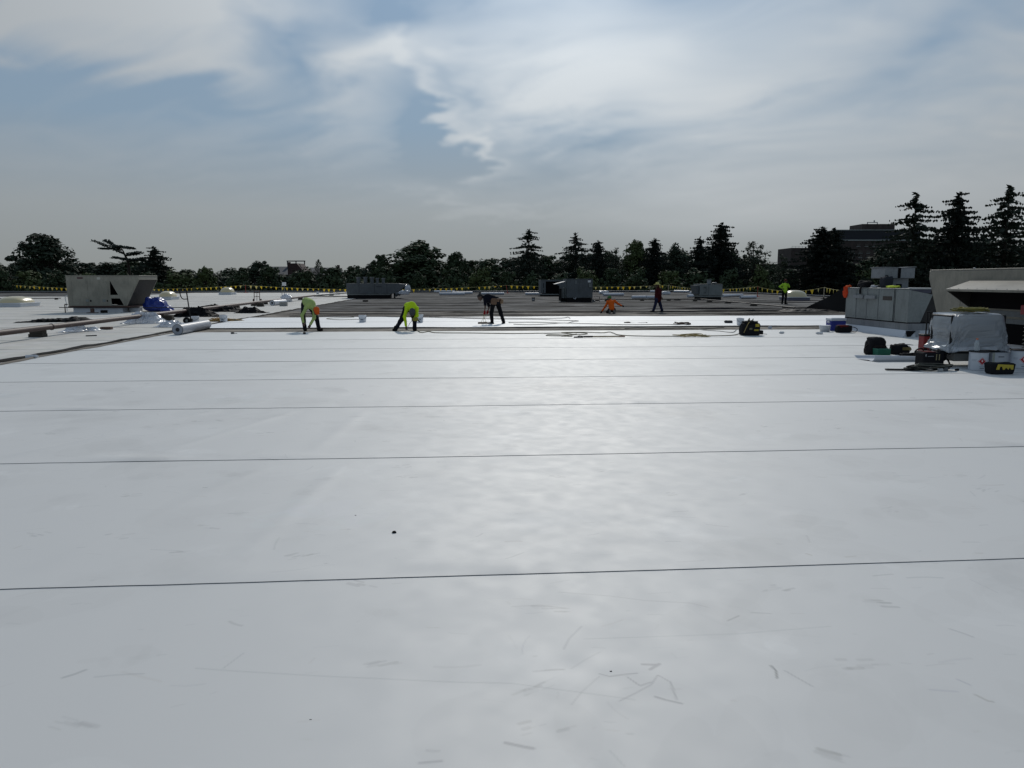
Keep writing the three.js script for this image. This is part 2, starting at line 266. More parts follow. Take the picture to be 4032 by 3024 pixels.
// new white membrane: one mesh per sheet, each lapped over the nearer one, dark cut edge towards the camera
const newRoof = rootStruct('new_white_roof');
const LAP = .0042;
function wrinkle(s, t, t0, t1) {
  const dN = t - t0, dF = t1 - t;
  let h = (noise2(s * .42, t * .6, 41) - .5) * .0026 + (noise2(s * 1.5 + t * .4, t * 1.6, 43) - .5) * .0006;
  h += Math.sin(s * 13 + 2.5 * noise2(s * .7, t * .5, 61)) * .0011 * Math.pow(noise2(s * .45 + 3, t * .55, 63), 2) + (noise2(s * 3.1, t * .35, 65) - .5) * .0008;   // slack across the sheet
  const near = clamp(dN / .06) * Math.exp(-Math.pow((dN - .12) / .16, 2)), k = Math.pow(noise2(s * .62 + t0 * 3.1, t0, 47), 3);
  h += near * k * .02 * (.5 + .5 * Math.sin(s * 4.2 + t * 9));                               // puckers along the lap
  const cr = (a, slope, w, amp) => { const d = s - a - (t - t0) * slope; return amp * Math.exp(-d * d / (w * w)) * step(.15, .6, dN) * step(.05, .6, dF); };
  if (t0 > 6.5 && t0 < 8) h += cr(-4.55, .5, .07, .014) + cr(-3.1, .35, .07, .010) + cr(2.1, -.5, .09, .011) + cr(3.4, -.6, .08, .007) + cr(-1.5, .1, .1, .006);
  if (t0 > 3.5 && t0 < 5) h += cr(-1.4, .12, .09, .007) + cr(-2.6, .3, .08, .006) + cr(1.9, -.4, .1, .007) + cr(3.0, -.5, .09, .006) + cr(.8, -.2, .1, .005);
  return h + .006;
}
const SEAMS = [-5.0, -1.9, 1.16, 4.13, 7.1, 10.07, 13.03, 15.98, 18.94, 21.9, 25.4];
for (let i = 0; i < SEAMS.length - 1; i++) {
  const t0 = SEAMS[i], t1 = SEAMS[i + 1], near = t0 > 0 && t0 < 10.5, ns = near ? 880 : 160, nt = near ? 36 : 12, right = 34, left = EDGE + .12;
  const top = (s, t) => LAP * Math.exp(-Math.max(0, t - t0) / .35) + wrinkle(s, t, t0, t1);
  const bow = s => (noise2(s * .25, t0, 53) - .5) * .035 + (noise2(s * 1.3, t0, 54) - .5) * .008;
  const g = flat(left, right, t0, t1 + .06, 0, ns, nt, top, bow);
  const sh = mesh('membrane_sheet', g, near ? tpo : tpoFar, newRoof);
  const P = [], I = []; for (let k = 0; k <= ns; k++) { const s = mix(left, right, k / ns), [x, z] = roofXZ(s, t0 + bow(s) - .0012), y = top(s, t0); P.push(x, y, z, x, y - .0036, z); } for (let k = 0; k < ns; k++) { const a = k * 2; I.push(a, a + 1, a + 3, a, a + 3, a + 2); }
  const e = new THREE.BufferGeometry(); e.setAttribute('position', new THREE.Float32BufferAttribute(P, 3)); e.setIndex(I); e.computeVertexNormals(); mesh('cut_edge', e, t0 > 8 ? cutEdgePale : cutEdge, sh);
}
// second laid strip beyond the exposed band
for (const [t0, t1] of [[27.3, 31.1], [31.1, 35.1]]) {
  const sh = mesh('membrane_sheet', flat(EDGE + .1, 22, t0, t1, .02, 160, 12, (s, t) => wrinkle(s, t, t0, t1) * .8 + (t0 > 30 ? .004 : 0) + Math.exp(-Math.pow((t - (t0 > 30 ? t1 : t0)) / .12, 2)) * .02 * noise2(s * .7, t0, 88)), tpoCleanGlare, newRoof);
  mesh('cut_edge', seamStrip(t0, EDGE + .2, 22, .012, .006, 300 + t0), cutEdgePale, sh);
  if (t0 > 30) mesh('cut_edge', seamStrip(t1 + .1, EDGE + .2, 22, .1, .02, 310), rubber, sh);
}
// older white membrane on the left, soiled, in its own sheets
const leftRoof = rootStruct('older_white_roof');
for (let k = 0; k < 32; k++) { const t0 = -11 + k * 3.02, t1 = t0 + 3.03; const sh = mesh('membrane_sheet', flat(S0 + .3, EDGE, t0, t1, .004 + (k % 2) * .003, 40, 3, (s, t) => .004 + (noise2(s * .4, t * .6, 77) - .5) * .01), tpoOld, leftRoof); if (k > 3) mesh('cut_edge', seamStrip(t0, S0 + .5, EDGE, .02, .004, 400 + k), std(.3, .3, .3, .8), sh); }
mesh('grey_section', flat(S0 + .3, -38, 85.5, T1 - .3, .012, 30, 10, (s, t) => .02 + (noise2(s * .4, t * .6, 78) - .5) * .02), greyMat, leftRoof);
mesh('seam_fold', seamStrip(85.5, S0 + .3, -36, .2, .04, 450), rubber, leftRoof);
mesh('white_corner', flat(-38, EDGE - .02, 85.5, T1 - .3, .01, 20, 10, () => .006), tpoOld, leftRoof);
// rough black edge where the new sheets stop, running away from the camera
function sideStrip(s, t0, t1, w, h, seed, n = 120) {
  const P = [], I = []; for (let i = 0; i <= n; i++) { const t = mix(t0, t1, i / n), wob = (noise2(t * .5, 2, seed) - .5) * .05 + (noise2(t * 2.5, 2, seed) - .5) * .03, ww = w * (.45 + noise2(t * 1.1, 5, seed + 1)), hh = h * (.5 + noise2(t * 1.9, 8, seed + 2)); for (const [ds, y] of [[-ww, .006], [-ww * .4, .01 + hh], [ww * .4, .01 + hh], [ww, .006]]) { const [x, z] = roofXZ(s + wob + ds, t); P.push(x, y + .01, z); } }
  for (let i = 0; i < n; i++) for (let k = 0; k < 3; k++) { const a = i * 4 + k, b = a + 4; I.push(a, a + 1, b + 1, a, b + 1, b); }
  const g = new THREE.BufferGeometry(); g.setAttribute('position', new THREE.Float32BufferAttribute(P, 3)); g.setIndex(I); g.computeVertexNormals(); return g;
}
mesh('torn_edge', sideStrip(EDGE, 8, 86, .07, .03, 501, 420), rubber, leftRoof);
mesh('torn_edge', sideStrip(EDGE + .3, 8, 26, .05, .02, 505, 120), brownMat, leftRoof);
// parapet along the far side with metal coping, low kerb on the right
const coping = std(.2, .21, .23, .45, { metalness: .3 }), parapetMat = std(.03, .03, .034, .8);
const strip = (s0, s1, t0, t1, y0, y1) => { const g = new THREE.BoxGeometry(s1 - s0, y1 - y0, t1 - t0), [x, z] = roofXZ((s0 + s1) / 2, (t0 + t1) / 2); g.rotateY(YAW * D2R); g.translate(x, (y0 + y1) / 2, z); return g; };
const parapet = rootStruct('parapet');
mesh('upstand', strip(S0, S1, T1 - .3, T1, -.02, .16), parapetMat, parapet); mesh('coping', strip(S0 - .05, S1 + .05, T1 - .34, T1 + .05, .163, .26), coping, parapet);
mesh('upstand', strip(S1 - .25, S1, 30, T1 - .36, -.02, .1), parapetMat, parapet); mesh('coping', strip(S1 - .3, S1 + .05, 30, T1 - .36, .103, .16), coping, parapet);
console.log('roof done');
/* ---------------------------------------------------------------- far buildings */
const brick = (r, g, b, seed) => new THREE.MeshStandardMaterial({ roughness: .9, map: texture(128, 128, (u, v) => { const a = tf(u, v, 8, seed, 4); const k = .8 + a * .4; return [r * k, g * k, b * k]; }, [.2, .2]) });
const brickRed = brick(58, 42, 42, 71), brickBrown = brick(62, 53, 51, 72), slate = std(.035, .04, .05, .8), slateDark = std(.018, .02, .028, .85), glassDark = std(.01, .012, .015, .15), trim = std(.28, .3, .3, .6), greyRoof = std(.07, .075, .08, .85);
// places beyond the roof: bearing from photo column, distance in metres ahead
const far = (px, d) => { const x = (px - 2016) / FPX * d * .9905; return [x * CA + d * SA, -x * SA + d * CA]; };
const rise = (py, d) => EYE + (1106 - py) / FPX * d * 1.01;              // height of a photo row at distance d
{
  // brick hall with slate roofs and a gable, left of the middle
  const d = 230, m = d / FPX, st = far(1190, d), b = thing('brick_hall', 'dark slate-roofed brick hall with a gable, beyond the trees left of the middle', 'building', st, { y: -8, flat: true });
  const Y = py => rise(py, d) + 8, X = px => (px - 1190) * m;
  mesh('wall', bx(X(1320) - X(1040), Y(1078), 12, (X(1320) + X(1040)) / 2, Y(1078) / 2, -8), brickBrown, b);
  const gab = mesh('gable', plate([[X(1158), 0], [X(1222), 0], [X(1220), Y(1072)], [X(1192), Y(1040)], [X(1164), Y(1041)], [X(1158), Y(1050)]], 8, [], 0), brickRed, b); gab.position.z = -2;
  const rf = (x0, x1, y0, y1) => { const g = new THREE.BufferGeometry(), z0 = 0, z1 = -8, P = [x0, y0, z0, x1, y0, z0, x1, y1, z1, x0, y1, z1, x1, y0, -16, x0, y0, -16]; g.setAttribute('position', new THREE.Float32BufferAttribute(P, 3)); g.setIndex([0, 1, 2, 0, 2, 3, 3, 2, 4, 3, 4, 5, 1, 4, 2, 0, 3, 5]); return boxUV(prep(g)); };
  const r1 = mesh('roof', rf(X(1030), X(1158), Y(1082), Y(1049)), slate, b); mesh('chimney', bx(.9, 2, .9, X(1111), Y(1049) + .4, -8), brickRed, r1);
  const r2 = mesh('roof', rf(X(1196), X(1312), Y(1082), Y(1053)), slate, b); mesh('chimney', bx(.8, 2.2, .8, X(1309), Y(1057), -8), brickRed, r2);
  mesh('parapet_frame', [bx(5.6, .3, .4, X(1176), Y(1042) + .9, 2), ...[-2.6, 0, 2.6].map(x => bx(.25, 1, .3, X(1176) + x, Y(1042) + .3, 2))], slateDark, b);
  for (let i = 0; i < 5; i++) mesh('window', bx(1.1, 1.7, .14, X(1060) + i * 2.2, Y(1095), -1.98), glassDark, b);
}
{
  // low grey house roof far left
  const d = 170, m = d / FPX, b = thing('low_house', 'low grey-roofed house showing through the trees above the left flags', 'building', far(835, d), { y: -8, flat: true });
  const Y = py => rise(py, d) + 8, w = 108 * m; mesh('wall', bx(w, Y(1137), 6, 0, Y(1137) / 2, -4), std(.16, .15, .14, .9), b);
  const g = new THREE.CylinderGeometry(.01, 3.6, Y(1117) - Y(1137), 4, 1); g.rotateY(Math.PI / 4); g.scale(w / 5.1, 1, 1); mesh('roof', boxUV(at(prep(g), 0, (Y(1117) + Y(1137)) / 2 + .02, -4)), greyRoof, b);
  mesh('window', bx(1, 1.2, .12, -1.6, Y(1145), -.96), glassDark, b); mesh('window', bx(1, 1.2, .12, 1.4, Y(1145), -.96), glassDark, b);
}
{
  // big brick block on the right
  const d = 240, m = d / FPX, b = thing('brick_block', 'large flat-roofed brown brick building behind the trees on the right', 'building', far(3330, d), { y: -8, flat: true });
  const Y = py => rise(py, d) + 8, X = px => (px - 3330) * m;
  mesh('wall', bx(X(3620) - X(3270), Y(952), 18, (X(3620) + X(3270)) / 2, Y(952) / 2, -9), brickBrown, b);
  mesh('cornice', bx(X(3621) - X(3269), .35, 18.3, (X(3621) + X(3269)) / 2, Y(951), -9), trim, b);
  mesh('upper_storey', plate([[X(3278), Y(950)], [X(3618), Y(950)], [X(3618), Y(918)], [X(3330), Y(916)], [X(3290), Y(920)]], 15, [], 0).translate(0, .2, -16.5), slateDark, b);
  mesh('roof_edge', bx(X(3618) - X(3290), .22, 15.2, (X(3618) + X(3290)) / 2, Y(917) + .45, -9), trim, b);
  const ph = mesh('penthouse', bx(X(3528) - X(3400), Y(893) - Y(917), 9, (X(3528) + X(3400)) / 2, (Y(893) + Y(917)) / 2 + .5, -8), brickBrown, b);
  mesh('roof_frame', [bx(3.4, .22, .22, X(3448), Y(887) + .6, -5), bx(.2, .9, .2, X(3448) - 1.6, Y(889) + .3, -5), bx(.2, .9, .2, X(3448) + 1.6, Y(889) + .3, -5), bx(.3, .6, .3, X(3455), Y(886) + .9, -5)], trim, ph);
  mesh('wing', bx(X(3285) - X(3111), Y(980), 12, (X(3285) + X(3111)) / 2, Y(980) / 2, -5.9), brickBrown, b);
  mesh('roof_railing', [bx(X(3200) - X(3114), .07, .07, (X(3200) + X(3114)) / 2, Y(974), -.4), ...Array.from({ length: 7 }, (_, i) => bx(.06, .55, .06, X(3116) + i * 1.1, Y(977), -.4))], trim, b);
  mesh('link', bx(X(3120) - X(3000), Y(1040), 8, (X(3120) + X(3000)) / 2, Y(1040) / 2, -9), brickBrown, b);
  for (const [py, list] of [[970, [3370, 3402, 3432, 3465, 3495, 3525, 3555]], [995, [3350, 3380, 3410, 3440, 3470, 3500]], [1012, [3350, 3380, 3410, 3440, 3470, 3500]]]) for (const px of list) { const w = mesh('window', bx(1.15, .8, .16, X(px), Y(py), .02), glassDark, b); mesh('sill', bx(1.3, .1, .2, 0, 0, 0).translate(X(px), Y(py) - .46, .05), trim, w); }
  for (const px of [3135, 3160]) mesh('window', bx(1.6, .7, .16, X(px), Y(1002), .12), glassDark, b);
}
/* ---------------------------------------------------------------- trees */
const leafMat = (r, g, b) => new THREE.MeshStandardMaterial({ color: new THREE.Color().setRGB(r, g, b), roughness: .85, side: THREE.DoubleSide });
const LEAF = { spruce: leafMat(.022, .033, .02), darkSpruce: leafMat(.011, .018, .012), leaf: leafMat(.034, .054, .02), leafDark: leafMat(.024, .038, .018), leafLight: leafMat(.062, .085, .024), sparse: leafMat(.05, .062, .034), pine: leafMat(.018, .03, .022) };
const bark = std(.035, .028, .022, .95);
function quadCloud(list, sx = 1, sy = 1) {      // list of [x,y,z,size,nx,ny,nz,stretch]
  const P = new Float32Array(list.length * 18); let o = 0; const n = new THREE.Vector3(), a = new THREE.Vector3(), b = new THREE.Vector3(), up = new THREE.Vector3(.12, 1, .07);
  for (const [x, y, z, s, nx, ny, nz, st, roll] of list) {
    n.set(nx, ny, nz).normalize(); a.crossVectors(up, n).normalize(); b.crossVectors(n, a);
    const c = Math.cos(roll), q = Math.sin(roll), ax = (a.x * c + b.x * q) * s, ay = (a.y * c + b.y * q) * s, az = (a.z * c + b.z * q) * s, bX = (b.x * c - a.x * q) * s * st, bY = (b.y * c - a.y * q) * s * st, bZ = (b.z * c - a.z * q) * s * st;
    // leaf spray: a kite with an off-centre waist
    const v = [[-ax * .1 - bX, -ay * .1 - bY, -az * .1 - bZ], [ax * .55, ay * .55, az * .55], [ax * .1 + bX, ay * .1 + bY, az * .1 + bZ], [-ax * .45 + bX * .2, -ay * .45 + bY * .2, -az * .45 + bZ * .2]];
    for (const k of [0, 1, 2, 0, 2, 3]) { P[o++] = x * sx + v[k][0]; P[o++] = y * sy + v[k][1]; P[o++] = z * sx + v[k][2]; }
  }
  const g = new THREE.BufferGeometry(); g.setAttribute('position', new THREE.BufferAttribute(P, 3)); g.computeVertexNormals(); return g;
}
// broadleaf tree: nominal crown radius r and height h in metres
function broadleaf(seed, o = {}) {
  const R = rng(seed), L = [], limbs = [], r = o.r || 5, h = o.h || 17, nb = o.clumps || 110, dens = o.dens || 62, size = o.size || .36, low = o.low || .2;
  for (let i = 0; i < nb; i++) {
    const th = R() * 6.283, yy = low + (1 - low) * Math.pow(R(), .75), f0 = (yy - low) / (1 - low), prof = Math.pow(Math.sin(Math.PI * (.2 + .74 * f0)), .8), rr = prof * Math.sqrt(R()) * (.72 + .5 * noise2(th * 1.2, yy * 5, seed));
    const cr = (.6 + R() * 1.0) * (1.1 - .4 * f0) * (r / 5), cx = Math.cos(th) * rr * (r - cr * .7), cz = Math.sin(th) * rr * (r - cr * .7), cy = yy * h - cr * .7 - (1 - Math.min(1, prof + .15)) * 0 + (noise2(th * 1.7, seed, 3) - .5) * 1.6;
    if (f0 > .1) limbs.push(bar([0, h * (.15 + yy * .3), 0], [cx * .9, cy, cz * .9], .11, .03, 4));
    for (let k = 0; k < dens; k++) {
      const a = R() * 6.283, q = R() * 2 - 1, w = Math.sqrt(1 - q * q), f = cr * (.4 + .7 * Math.cbrt(R()));
      L.push([cx + Math.cos(a) * w * f, cy + q * f * (q < 0 ? .75 : .9), cz + Math.sin(a) * w * f, size * (.5 + R() * .8), Math.cos(a) * w + (R() - .5) * 1.6, q + .6 + (R() - .5) * 1.2, Math.sin(a) * w + (R() - .5) * 1.6, .55 + R() * .4, R() * 6.3]);
    }
  }
  return { crown: quadCloud(L), trunk: merge([bar([0, 0, 0], [.1, h * .6, 0], .32, .14, 7), ...limbs]), r, h };
}
// spruce: nominal foot radius r and height h in metres, drooping boughs
function spruce(seed, o = {}) {
  const R = rng(seed), L = [], tiers = o.tiers || 30, open = o.open || 0, limbs = [], droop = o.droop || .16, pw = o.pow || .62, r = o.r || 6, h = o.h || 20;
  for (let i = 0; i < tiers; i++) {
    const y0 = .12 + .86 * i / tiers, len0 = Math.pow(1 - y0, pw) * r, nb = Math.max(4, Math.round((o.boughs || 10) * (1 - y0 * .5)));
    for (let b = 0; b < nb; b++) {
      if (R() < open) continue;
      const th = b / nb * 6.283 + R() * .7 + i * 1.1, len = len0 * (.55 + .5 * R()) + .15, up = (R() - .3) * .25, n = Math.max(3, Math.round(2 + len * 3.2 * (o.dens || 1))), Y = Math.min(.985, y0 + (R() - .5) * 2.2 / tiers) * h;
      limbs.push(bar([0, Y, 0], [Math.cos(th) * len * .9, Y + up - droop * len, Math.sin(th) * len * .9], .07 * (1.1 - y0), .02, 3));
      for (let k = 0; k < n; k++) {
        const f = (k + .4 + R() * .6) / n, tip = f > .8, sway = (R() - .5) * .34 * len * f, s = (o.size || .55) * (.55 + .5 * (1 - y0)) * (1.05 - .4 * f) * (.7 + .6 * R());
        const x = Math.cos(th) * len * f - Math.sin(th) * sway, z = Math.sin(th) * len * f + Math.cos(th) * sway, y = Y + up * f - droop * len * Math.pow(f, 1.4) + (tip ? droop * .5 * len * (f - .6) : 0);
        L.push([x, y - s * .3, z, s, -Math.sin(th) + (R() - .5), (R() - .5) * .6, Math.cos(th) + (R() - .5), .7 + R() * .4, (R() - .5) * .7]);
        L.push([x, y, z, s * 1.0, (R() - .5) * .7, 1, (R() - .5) * .7, .45, R() * 6.3]);
      }
    }
  }
  for (let k = 0; k < (o.fill || 500); k++) { const f = R(), a = R() * 6.283, q = Math.pow(1 - f, pw) * r * .42 * Math.sqrt(R()); L.push([Math.cos(a) * q, h * (.1 + .86 * f), Math.sin(a) * q, .5, R() - .5, R() - .5, R() - .5, .8, R() * 6]); }
  for (let k = 0; k < 14; k++) L.push([(R() - .5) * .3, h * (.95 + k * .0035), (R() - .5) * .3, .3, R() - .5, .3, R() - .5, 1.2, R() * 3]);
  return { crown: quadCloud(L), trunk: merge([bar([0, 0, 0], [0, h * .99, 0], .32, .03, 6), ...limbs]), r, h };
}
const kinds = {
  broad: [1, 2, 3, 4].map(i => broadleaf(900 + i)), bush: [5, 6].map(i => broadleaf(900 + i, { r: 4.5, h: 10, clumps: 64, dens: 60, size: .36, low: .25 })), thin: [7, 8].map(i => broadleaf(900 + i, { r: 4, h: 16, clumps: 70, dens: 34, size: .27, low: .3 })),
  spruce: [11, 12, 13].map(i => spruce(900 + i, { open: .05, boughs: 13, dens: 1.8, size: .5, pow: .56 })), open: [14, 15].map(i => spruce(900 + i, { open: .26, tiers: 28, dens: 1.5, boughs: 11, droop: .2, size: .46, pow: .52, fill: 180 })), dense: [16, 17].map(i => spruce(900 + i, { tiers: 38, boughs: 15, dens: 1.5, pow: .55, size: .5 }))
};
const protos = new Map();
function tree(kind, variant, leaf, px, top, width, d, label, group, turn = 0) {
  const v = kinds[kind][variant % kinds[kind].length], key = kind + variant + leaf; let g;
  const nm = { broad: 'broadleaf_tree', bush: 'bush', thin: 'sparse_tree', spruce: 'spruce_tree', open: 'spruce_tree', dense: 'spruce_tree' }[kind];
  if (protos.has(key)) { g = protos.get(key).clone(); }
  else { g = new THREE.Group(); mesh('trunk', v.trunk, bark, g); mesh('crown', v.crown, LEAF[leaf], g); protos.set(key, g); }
  g.name = numbered(nm); g.userData = {}; tag(g, label, 'tree', group); if (kind === 'bush') g.userData.category = 'bush';
  const [x, z] = roofXZ(...far(px * 1.8228, d)), h = rise(top * 1.8228, d) + 8, con = nm === 'spruce_tree', r = width * 1.8228 / FPX * d / 2 * (con ? 2.3 : 1);
  g.position.set(x, -8, z); g.scale.set(r / v.r, h / v.h, r / v.r); g.rotation.y = turn; scene.add(g); return g;
}
// rows and columns below are those of the photo at 2212 px width
tree('broad', 0, 'leafDark', 100, 512, 158, 150, 'broad round-crowned tree, the tallest at the far left', null, .4);
tree('spruce', 0, 'spruce', 338, 535, 92, 150, 'conifer right of the flat-topped pine on the left', null, .3);
tree('broad', 1, 'leafDark', 560, 566, 90, 160, 'rounded tree just left of the brick hall', null, 1.3);
tree('thin', 0, 'sparse', 688, 563, 42, 165, 'small pale tree in front of the brick hall roof', null, 2);
tree('broad', 2, 'leaf', 895, 530, 200, 150, 'large broad tree rising behind the long unit with five stacks', null, 2.4);
tree('spruce', 2, 'darkSpruce', 897, 526, 62, 158, 'dark conifer tip rising out of the large broad tree', null, 1);
tree('broad', 3, 'leaf', 822, 552, 84, 150, 'rounded tree at the left shoulder of the large broad tree', null, .7);
tree('broad', 0, 'leaf', 985, 549, 84, 150, 'leafy tree right of the large broad tree', null, 3.1);
tree('open', 0, 'spruce', 1141, 499, 82, 145, 'spruce left of the two-box unit, tallest near the middle', null, .2);
tree('open', 1, 'spruce', 1243, 506, 84, 148, 'open-branched spruce standing above the two-box unit', null, 1.2);
tree('dense', 0, 'darkSpruce', 1291, 522, 58, 146, 'slim dark spruce right of the open-branched spruce', null, .5);
tree('thin', 1, 'sparse', 1328, 538, 70, 150, 'thin-leaved tree right of the slim dark spruce', null, .9);
tree('broad', 1, 'leafLight', 1372, 524, 92, 152, 'paler green tree left of the walking person', null, 2.6);
tree('dense', 1, 'darkSpruce', 1412, 517, 62, 150, 'dark spruce above the walking person', null, 1.8);
tree('broad', 2, 'leafDark', 1458, 535, 80, 152, 'dark rounded tree right of the spruce above the walking person', null, 4);
tree('spruce', 1, 'darkSpruce', 1509, 515, 60, 145, 'smaller of the two spruces behind the unit with one stack', null, 2.2);
tree('dense', 0, 'darkSpruce', 1554, 486, 88, 142, 'taller of the two spruces behind the unit with one stack', null, 3.0);
tree('thin', 0, 'sparse', 1630, 526, 92, 145, 'thin pale-leaved tree right of the tall dark spruce', null, .1);
tree('thin', 1, 'sparse', 1690, 552, 50, 150, 'low pale tree at the left corner of the brick building', null, 3);
tree('dense', 1, 'darkSpruce', 1772, 494, 108, 135, 'wide black-green spruce in front of the brick building, left top', null, .6);
tree('dense', 0, 'darkSpruce', 1795, 497, 96, 138, 'wide black-green spruce in front of the brick building, right top', null, 2.1);
tree('open', 0, 'spruce', 1966, 424, 122, 120, 'ragged spruce, left of the three tall ones at the right', null, 4.2);
tree('spruce', 0, 'darkSpruce', 2056, 423, 116, 118, 'densest of the three tall spruces at the right', null, 2.4);
tree('open', 1, 'spruce', 2164, 410, 140, 118, 'tallest spruce at the right edge with open layered boughs', null, 2.9);
{ // flat-topped leaning pine on the left
  const d = 150, R = rng(77), L = [], limbs = [], top = rise(951, d) + 8, X = px => (px - 470) / FPX * d, Y = py => rise(py, d) + 8;
  const bough = (x0, y0, x1, y1, w, n) => { limbs.push(bar([X(x0), Y(y0), 0], [X(x1), Y(y1), 0], .16, .05, 5)); for (let i = 0; i < n; i++) { const f = R(), x = mix(X(x0), X(x1), f), y = mix(Y(y0), Y(y1), f) + (R() - .3) * w * .35, z = (R() - .5) * w * 2.6; L.push([x + (R() - .5) * .6, y, z, .3 + R() * .35, (R() - .5) * .7, 1, (R() - .5) * .9, .35, R() * 6.3]); L.push([x, y + .1, z, .35, (R() - .5), .3, 1, .3, -.7 + R() * .5]); } };
  bough(500, 1005, 385, 955, 1.0, 130); bough(480, 990, 430, 953, 1.0, 160); bough(470, 975, 530, 985, 1.1, 200); bough(440, 985, 405, 985, .7, 70); bough(505, 1010, 560, 1000, 1.1, 170); bough(500, 1025, 455, 1018, .9, 110); bough(510, 1030, 570, 1025, 1.2, 180);
  const g = thing('pine_tree', 'flat-topped windswept pine above the beige unit on the left', 'tree', far(470, d), { y: -8, flat: true }); mesh('trunk', [bar([X(512), 0, 0], [X(510), Y(1035), 0], .4, .26, 7), bar([X(510), Y(1035), 0], [X(490), Y(985), 0], .26, .1, 6), ...limbs], bark, g); mesh('crown', quadCloud(L), LEAF.pine, g);
}
{ // the belt of lower trees and bushes all along the far side
  const R = rng(4242), prof = [[-300, 570], [-60, 570], [20, 572], [60, 560], [160, 560], [200, 568], [300, 560], [380, 578], [420, 582], [480, 580], [540, 575], [600, 590], [700, 592], [740, 578], [800, 572], [1040, 562], [1100, 556], [1200, 549], [1300, 550], [1340, 550], [1480, 545], [1600, 542], [1660, 570], [1700, 580], [1850, 566], [1900, 540], [2000, 520], [2120, 522], [2260, 530]];
  const topAt = x => { for (let i = 0; i < prof.length - 1; i++) if (x <= prof[i + 1][0]) return mix(prof[i][1], prof[i + 1][1], (x - prof[i][0]) / (prof[i + 1][0] - prof[i][0])); return 530; };
  const G = 'trees of the belt beyond the far roof edge';
  const zone = x => x < 80 ? 'at the far left edge' : x < 340 ? 'behind the beige unit on the left' : x < 590 ? 'between the beige unit and the brick hall' : x < 740 ? 'in front of the brick hall' : x < 890 ? 'behind the unit with five stacks' : x < 1150 ? 'above the person with the tool belt' : x < 1300 ? 'behind the two-box unit' : x < 1480 ? 'behind the walking person' : x < 1620 ? 'behind the unit with one stack' : x < 1760 ? 'behind the standing lime-shirted person' : x < 1900 ? 'below the brick building' : x < 2010 ? 'above the grey unit with a turret' : 'under the tall spruces at the right';
  const cnt = {}, ORD = ['first', 'second', 'third', 'fourth', 'fifth', 'sixth', 'seventh', 'eighth', 'ninth', 'tenth', 'eleventh', 'twelfth', 'thirteenth', 'fourteenth', 'fifteenth', 'sixteenth', 'seventeenth', 'eighteenth'];
  const ord = (n, x) => { const k = n + zone(x); cnt[k] = (cnt[k] || 0) + 1; return `${k}, ${ORD[cnt[k] - 1]} from the left`; };
  for (let x = -260, i = 0; x < 2470; x += 34 + R() * 16, i++) tree('broad', i % 4, x > 1880 ? 'leafDark' : R() < .5 ? 'leaf' : 'leafDark', x, topAt(x) + R() * 7, 92 + R() * 44, 156 + R() * 16, ord('dark leafy belt tree ', x), G, R() * 6);
  for (let x = -250, i = 0; x < 2470; x += 52 + R() * 24, i++) tree('bush', i % 2, R() < .34 ? 'leafLight' : 'leaf', x, 582 + R() * 14, 86 + R() * 44, 132 + R() * 8, ord('low green bush ', x), 'bushes beyond the far roof edge', R() * 6);
}
console.log('trees done');
/* ---------------------------------------------------------------- roof equipment */
const paintTex = (r, g, b, seed) => texture(256, 256, (u, v) => { const a = tf(u, v, 4, seed, 5), st = tf(u, v * .25 % 1, 24, seed + 3, 3), k = .9 + (a - .5) * .22 + (st > .62 ? -.05 : 0) + (tf(u, v, 64, seed + 6, 1) - .5) * .06; return [r * k, g * k, b * k]; }, [.5, .5]);
const paint = (r, g, b, seed, rough = .5) => new THREE.MeshStandardMaterial({ map: paintTex(r, g, b, seed), roughness: rough });
const beige = paint(152, 149, 136, 81), greyPaint = paint(126, 132, 131, 82), greyDark = paint(90, 96, 100, 83), beigeWarm = paint(140, 135, 122, 84), galv = new THREE.MeshStandardMaterial({ map: paintTex(140, 144, 148, 85), roughness: .5, metalness: .35 });
const coil = std(.015, .015, .015, .9), dark = phy(.004, .004, .005, 1, { specularIntensity: .2 }), flashing = phy(.55, .58, .62, .5), rust = std(.085, .045, .035, .75), woodDark = std(.045, .038, .03, .9), whitePlastic = std(.68, .69, .7, .45);
const coilTex = texture(256, 256, (u, v) => { const l = (Math.floor(u * 64) % 2) * .5 + .5, a = tf(u, v, 10, 91, 3), k = (.5 + a) * l; return [34 * k + 4, 33 * k + 4, 31 * k + 4]; }, [1, 1]);
const coilMat = new THREE.MeshStandardMaterial({ map: coilTex, roughness: .7 });
function screws(list, r = .012) { return list.map(([x, y, z]) => at(new THREE.CylinderGeometry(r, r, .012, 6), x, y, z, Math.PI / 2)); }
function textPlate(w, h, draw, W = 256) { const c = document.createElement('canvas'); c.width = W; c.height = Math.round(W * h / w); const x = c.getContext('2d'); draw(x, c.width, c.height); const t = new THREE.CanvasTexture(c); t.colorSpace = THREE.SRGBColorSpace; return new THREE.MeshStandardMaterial({ map: t, roughness: .5 }); }
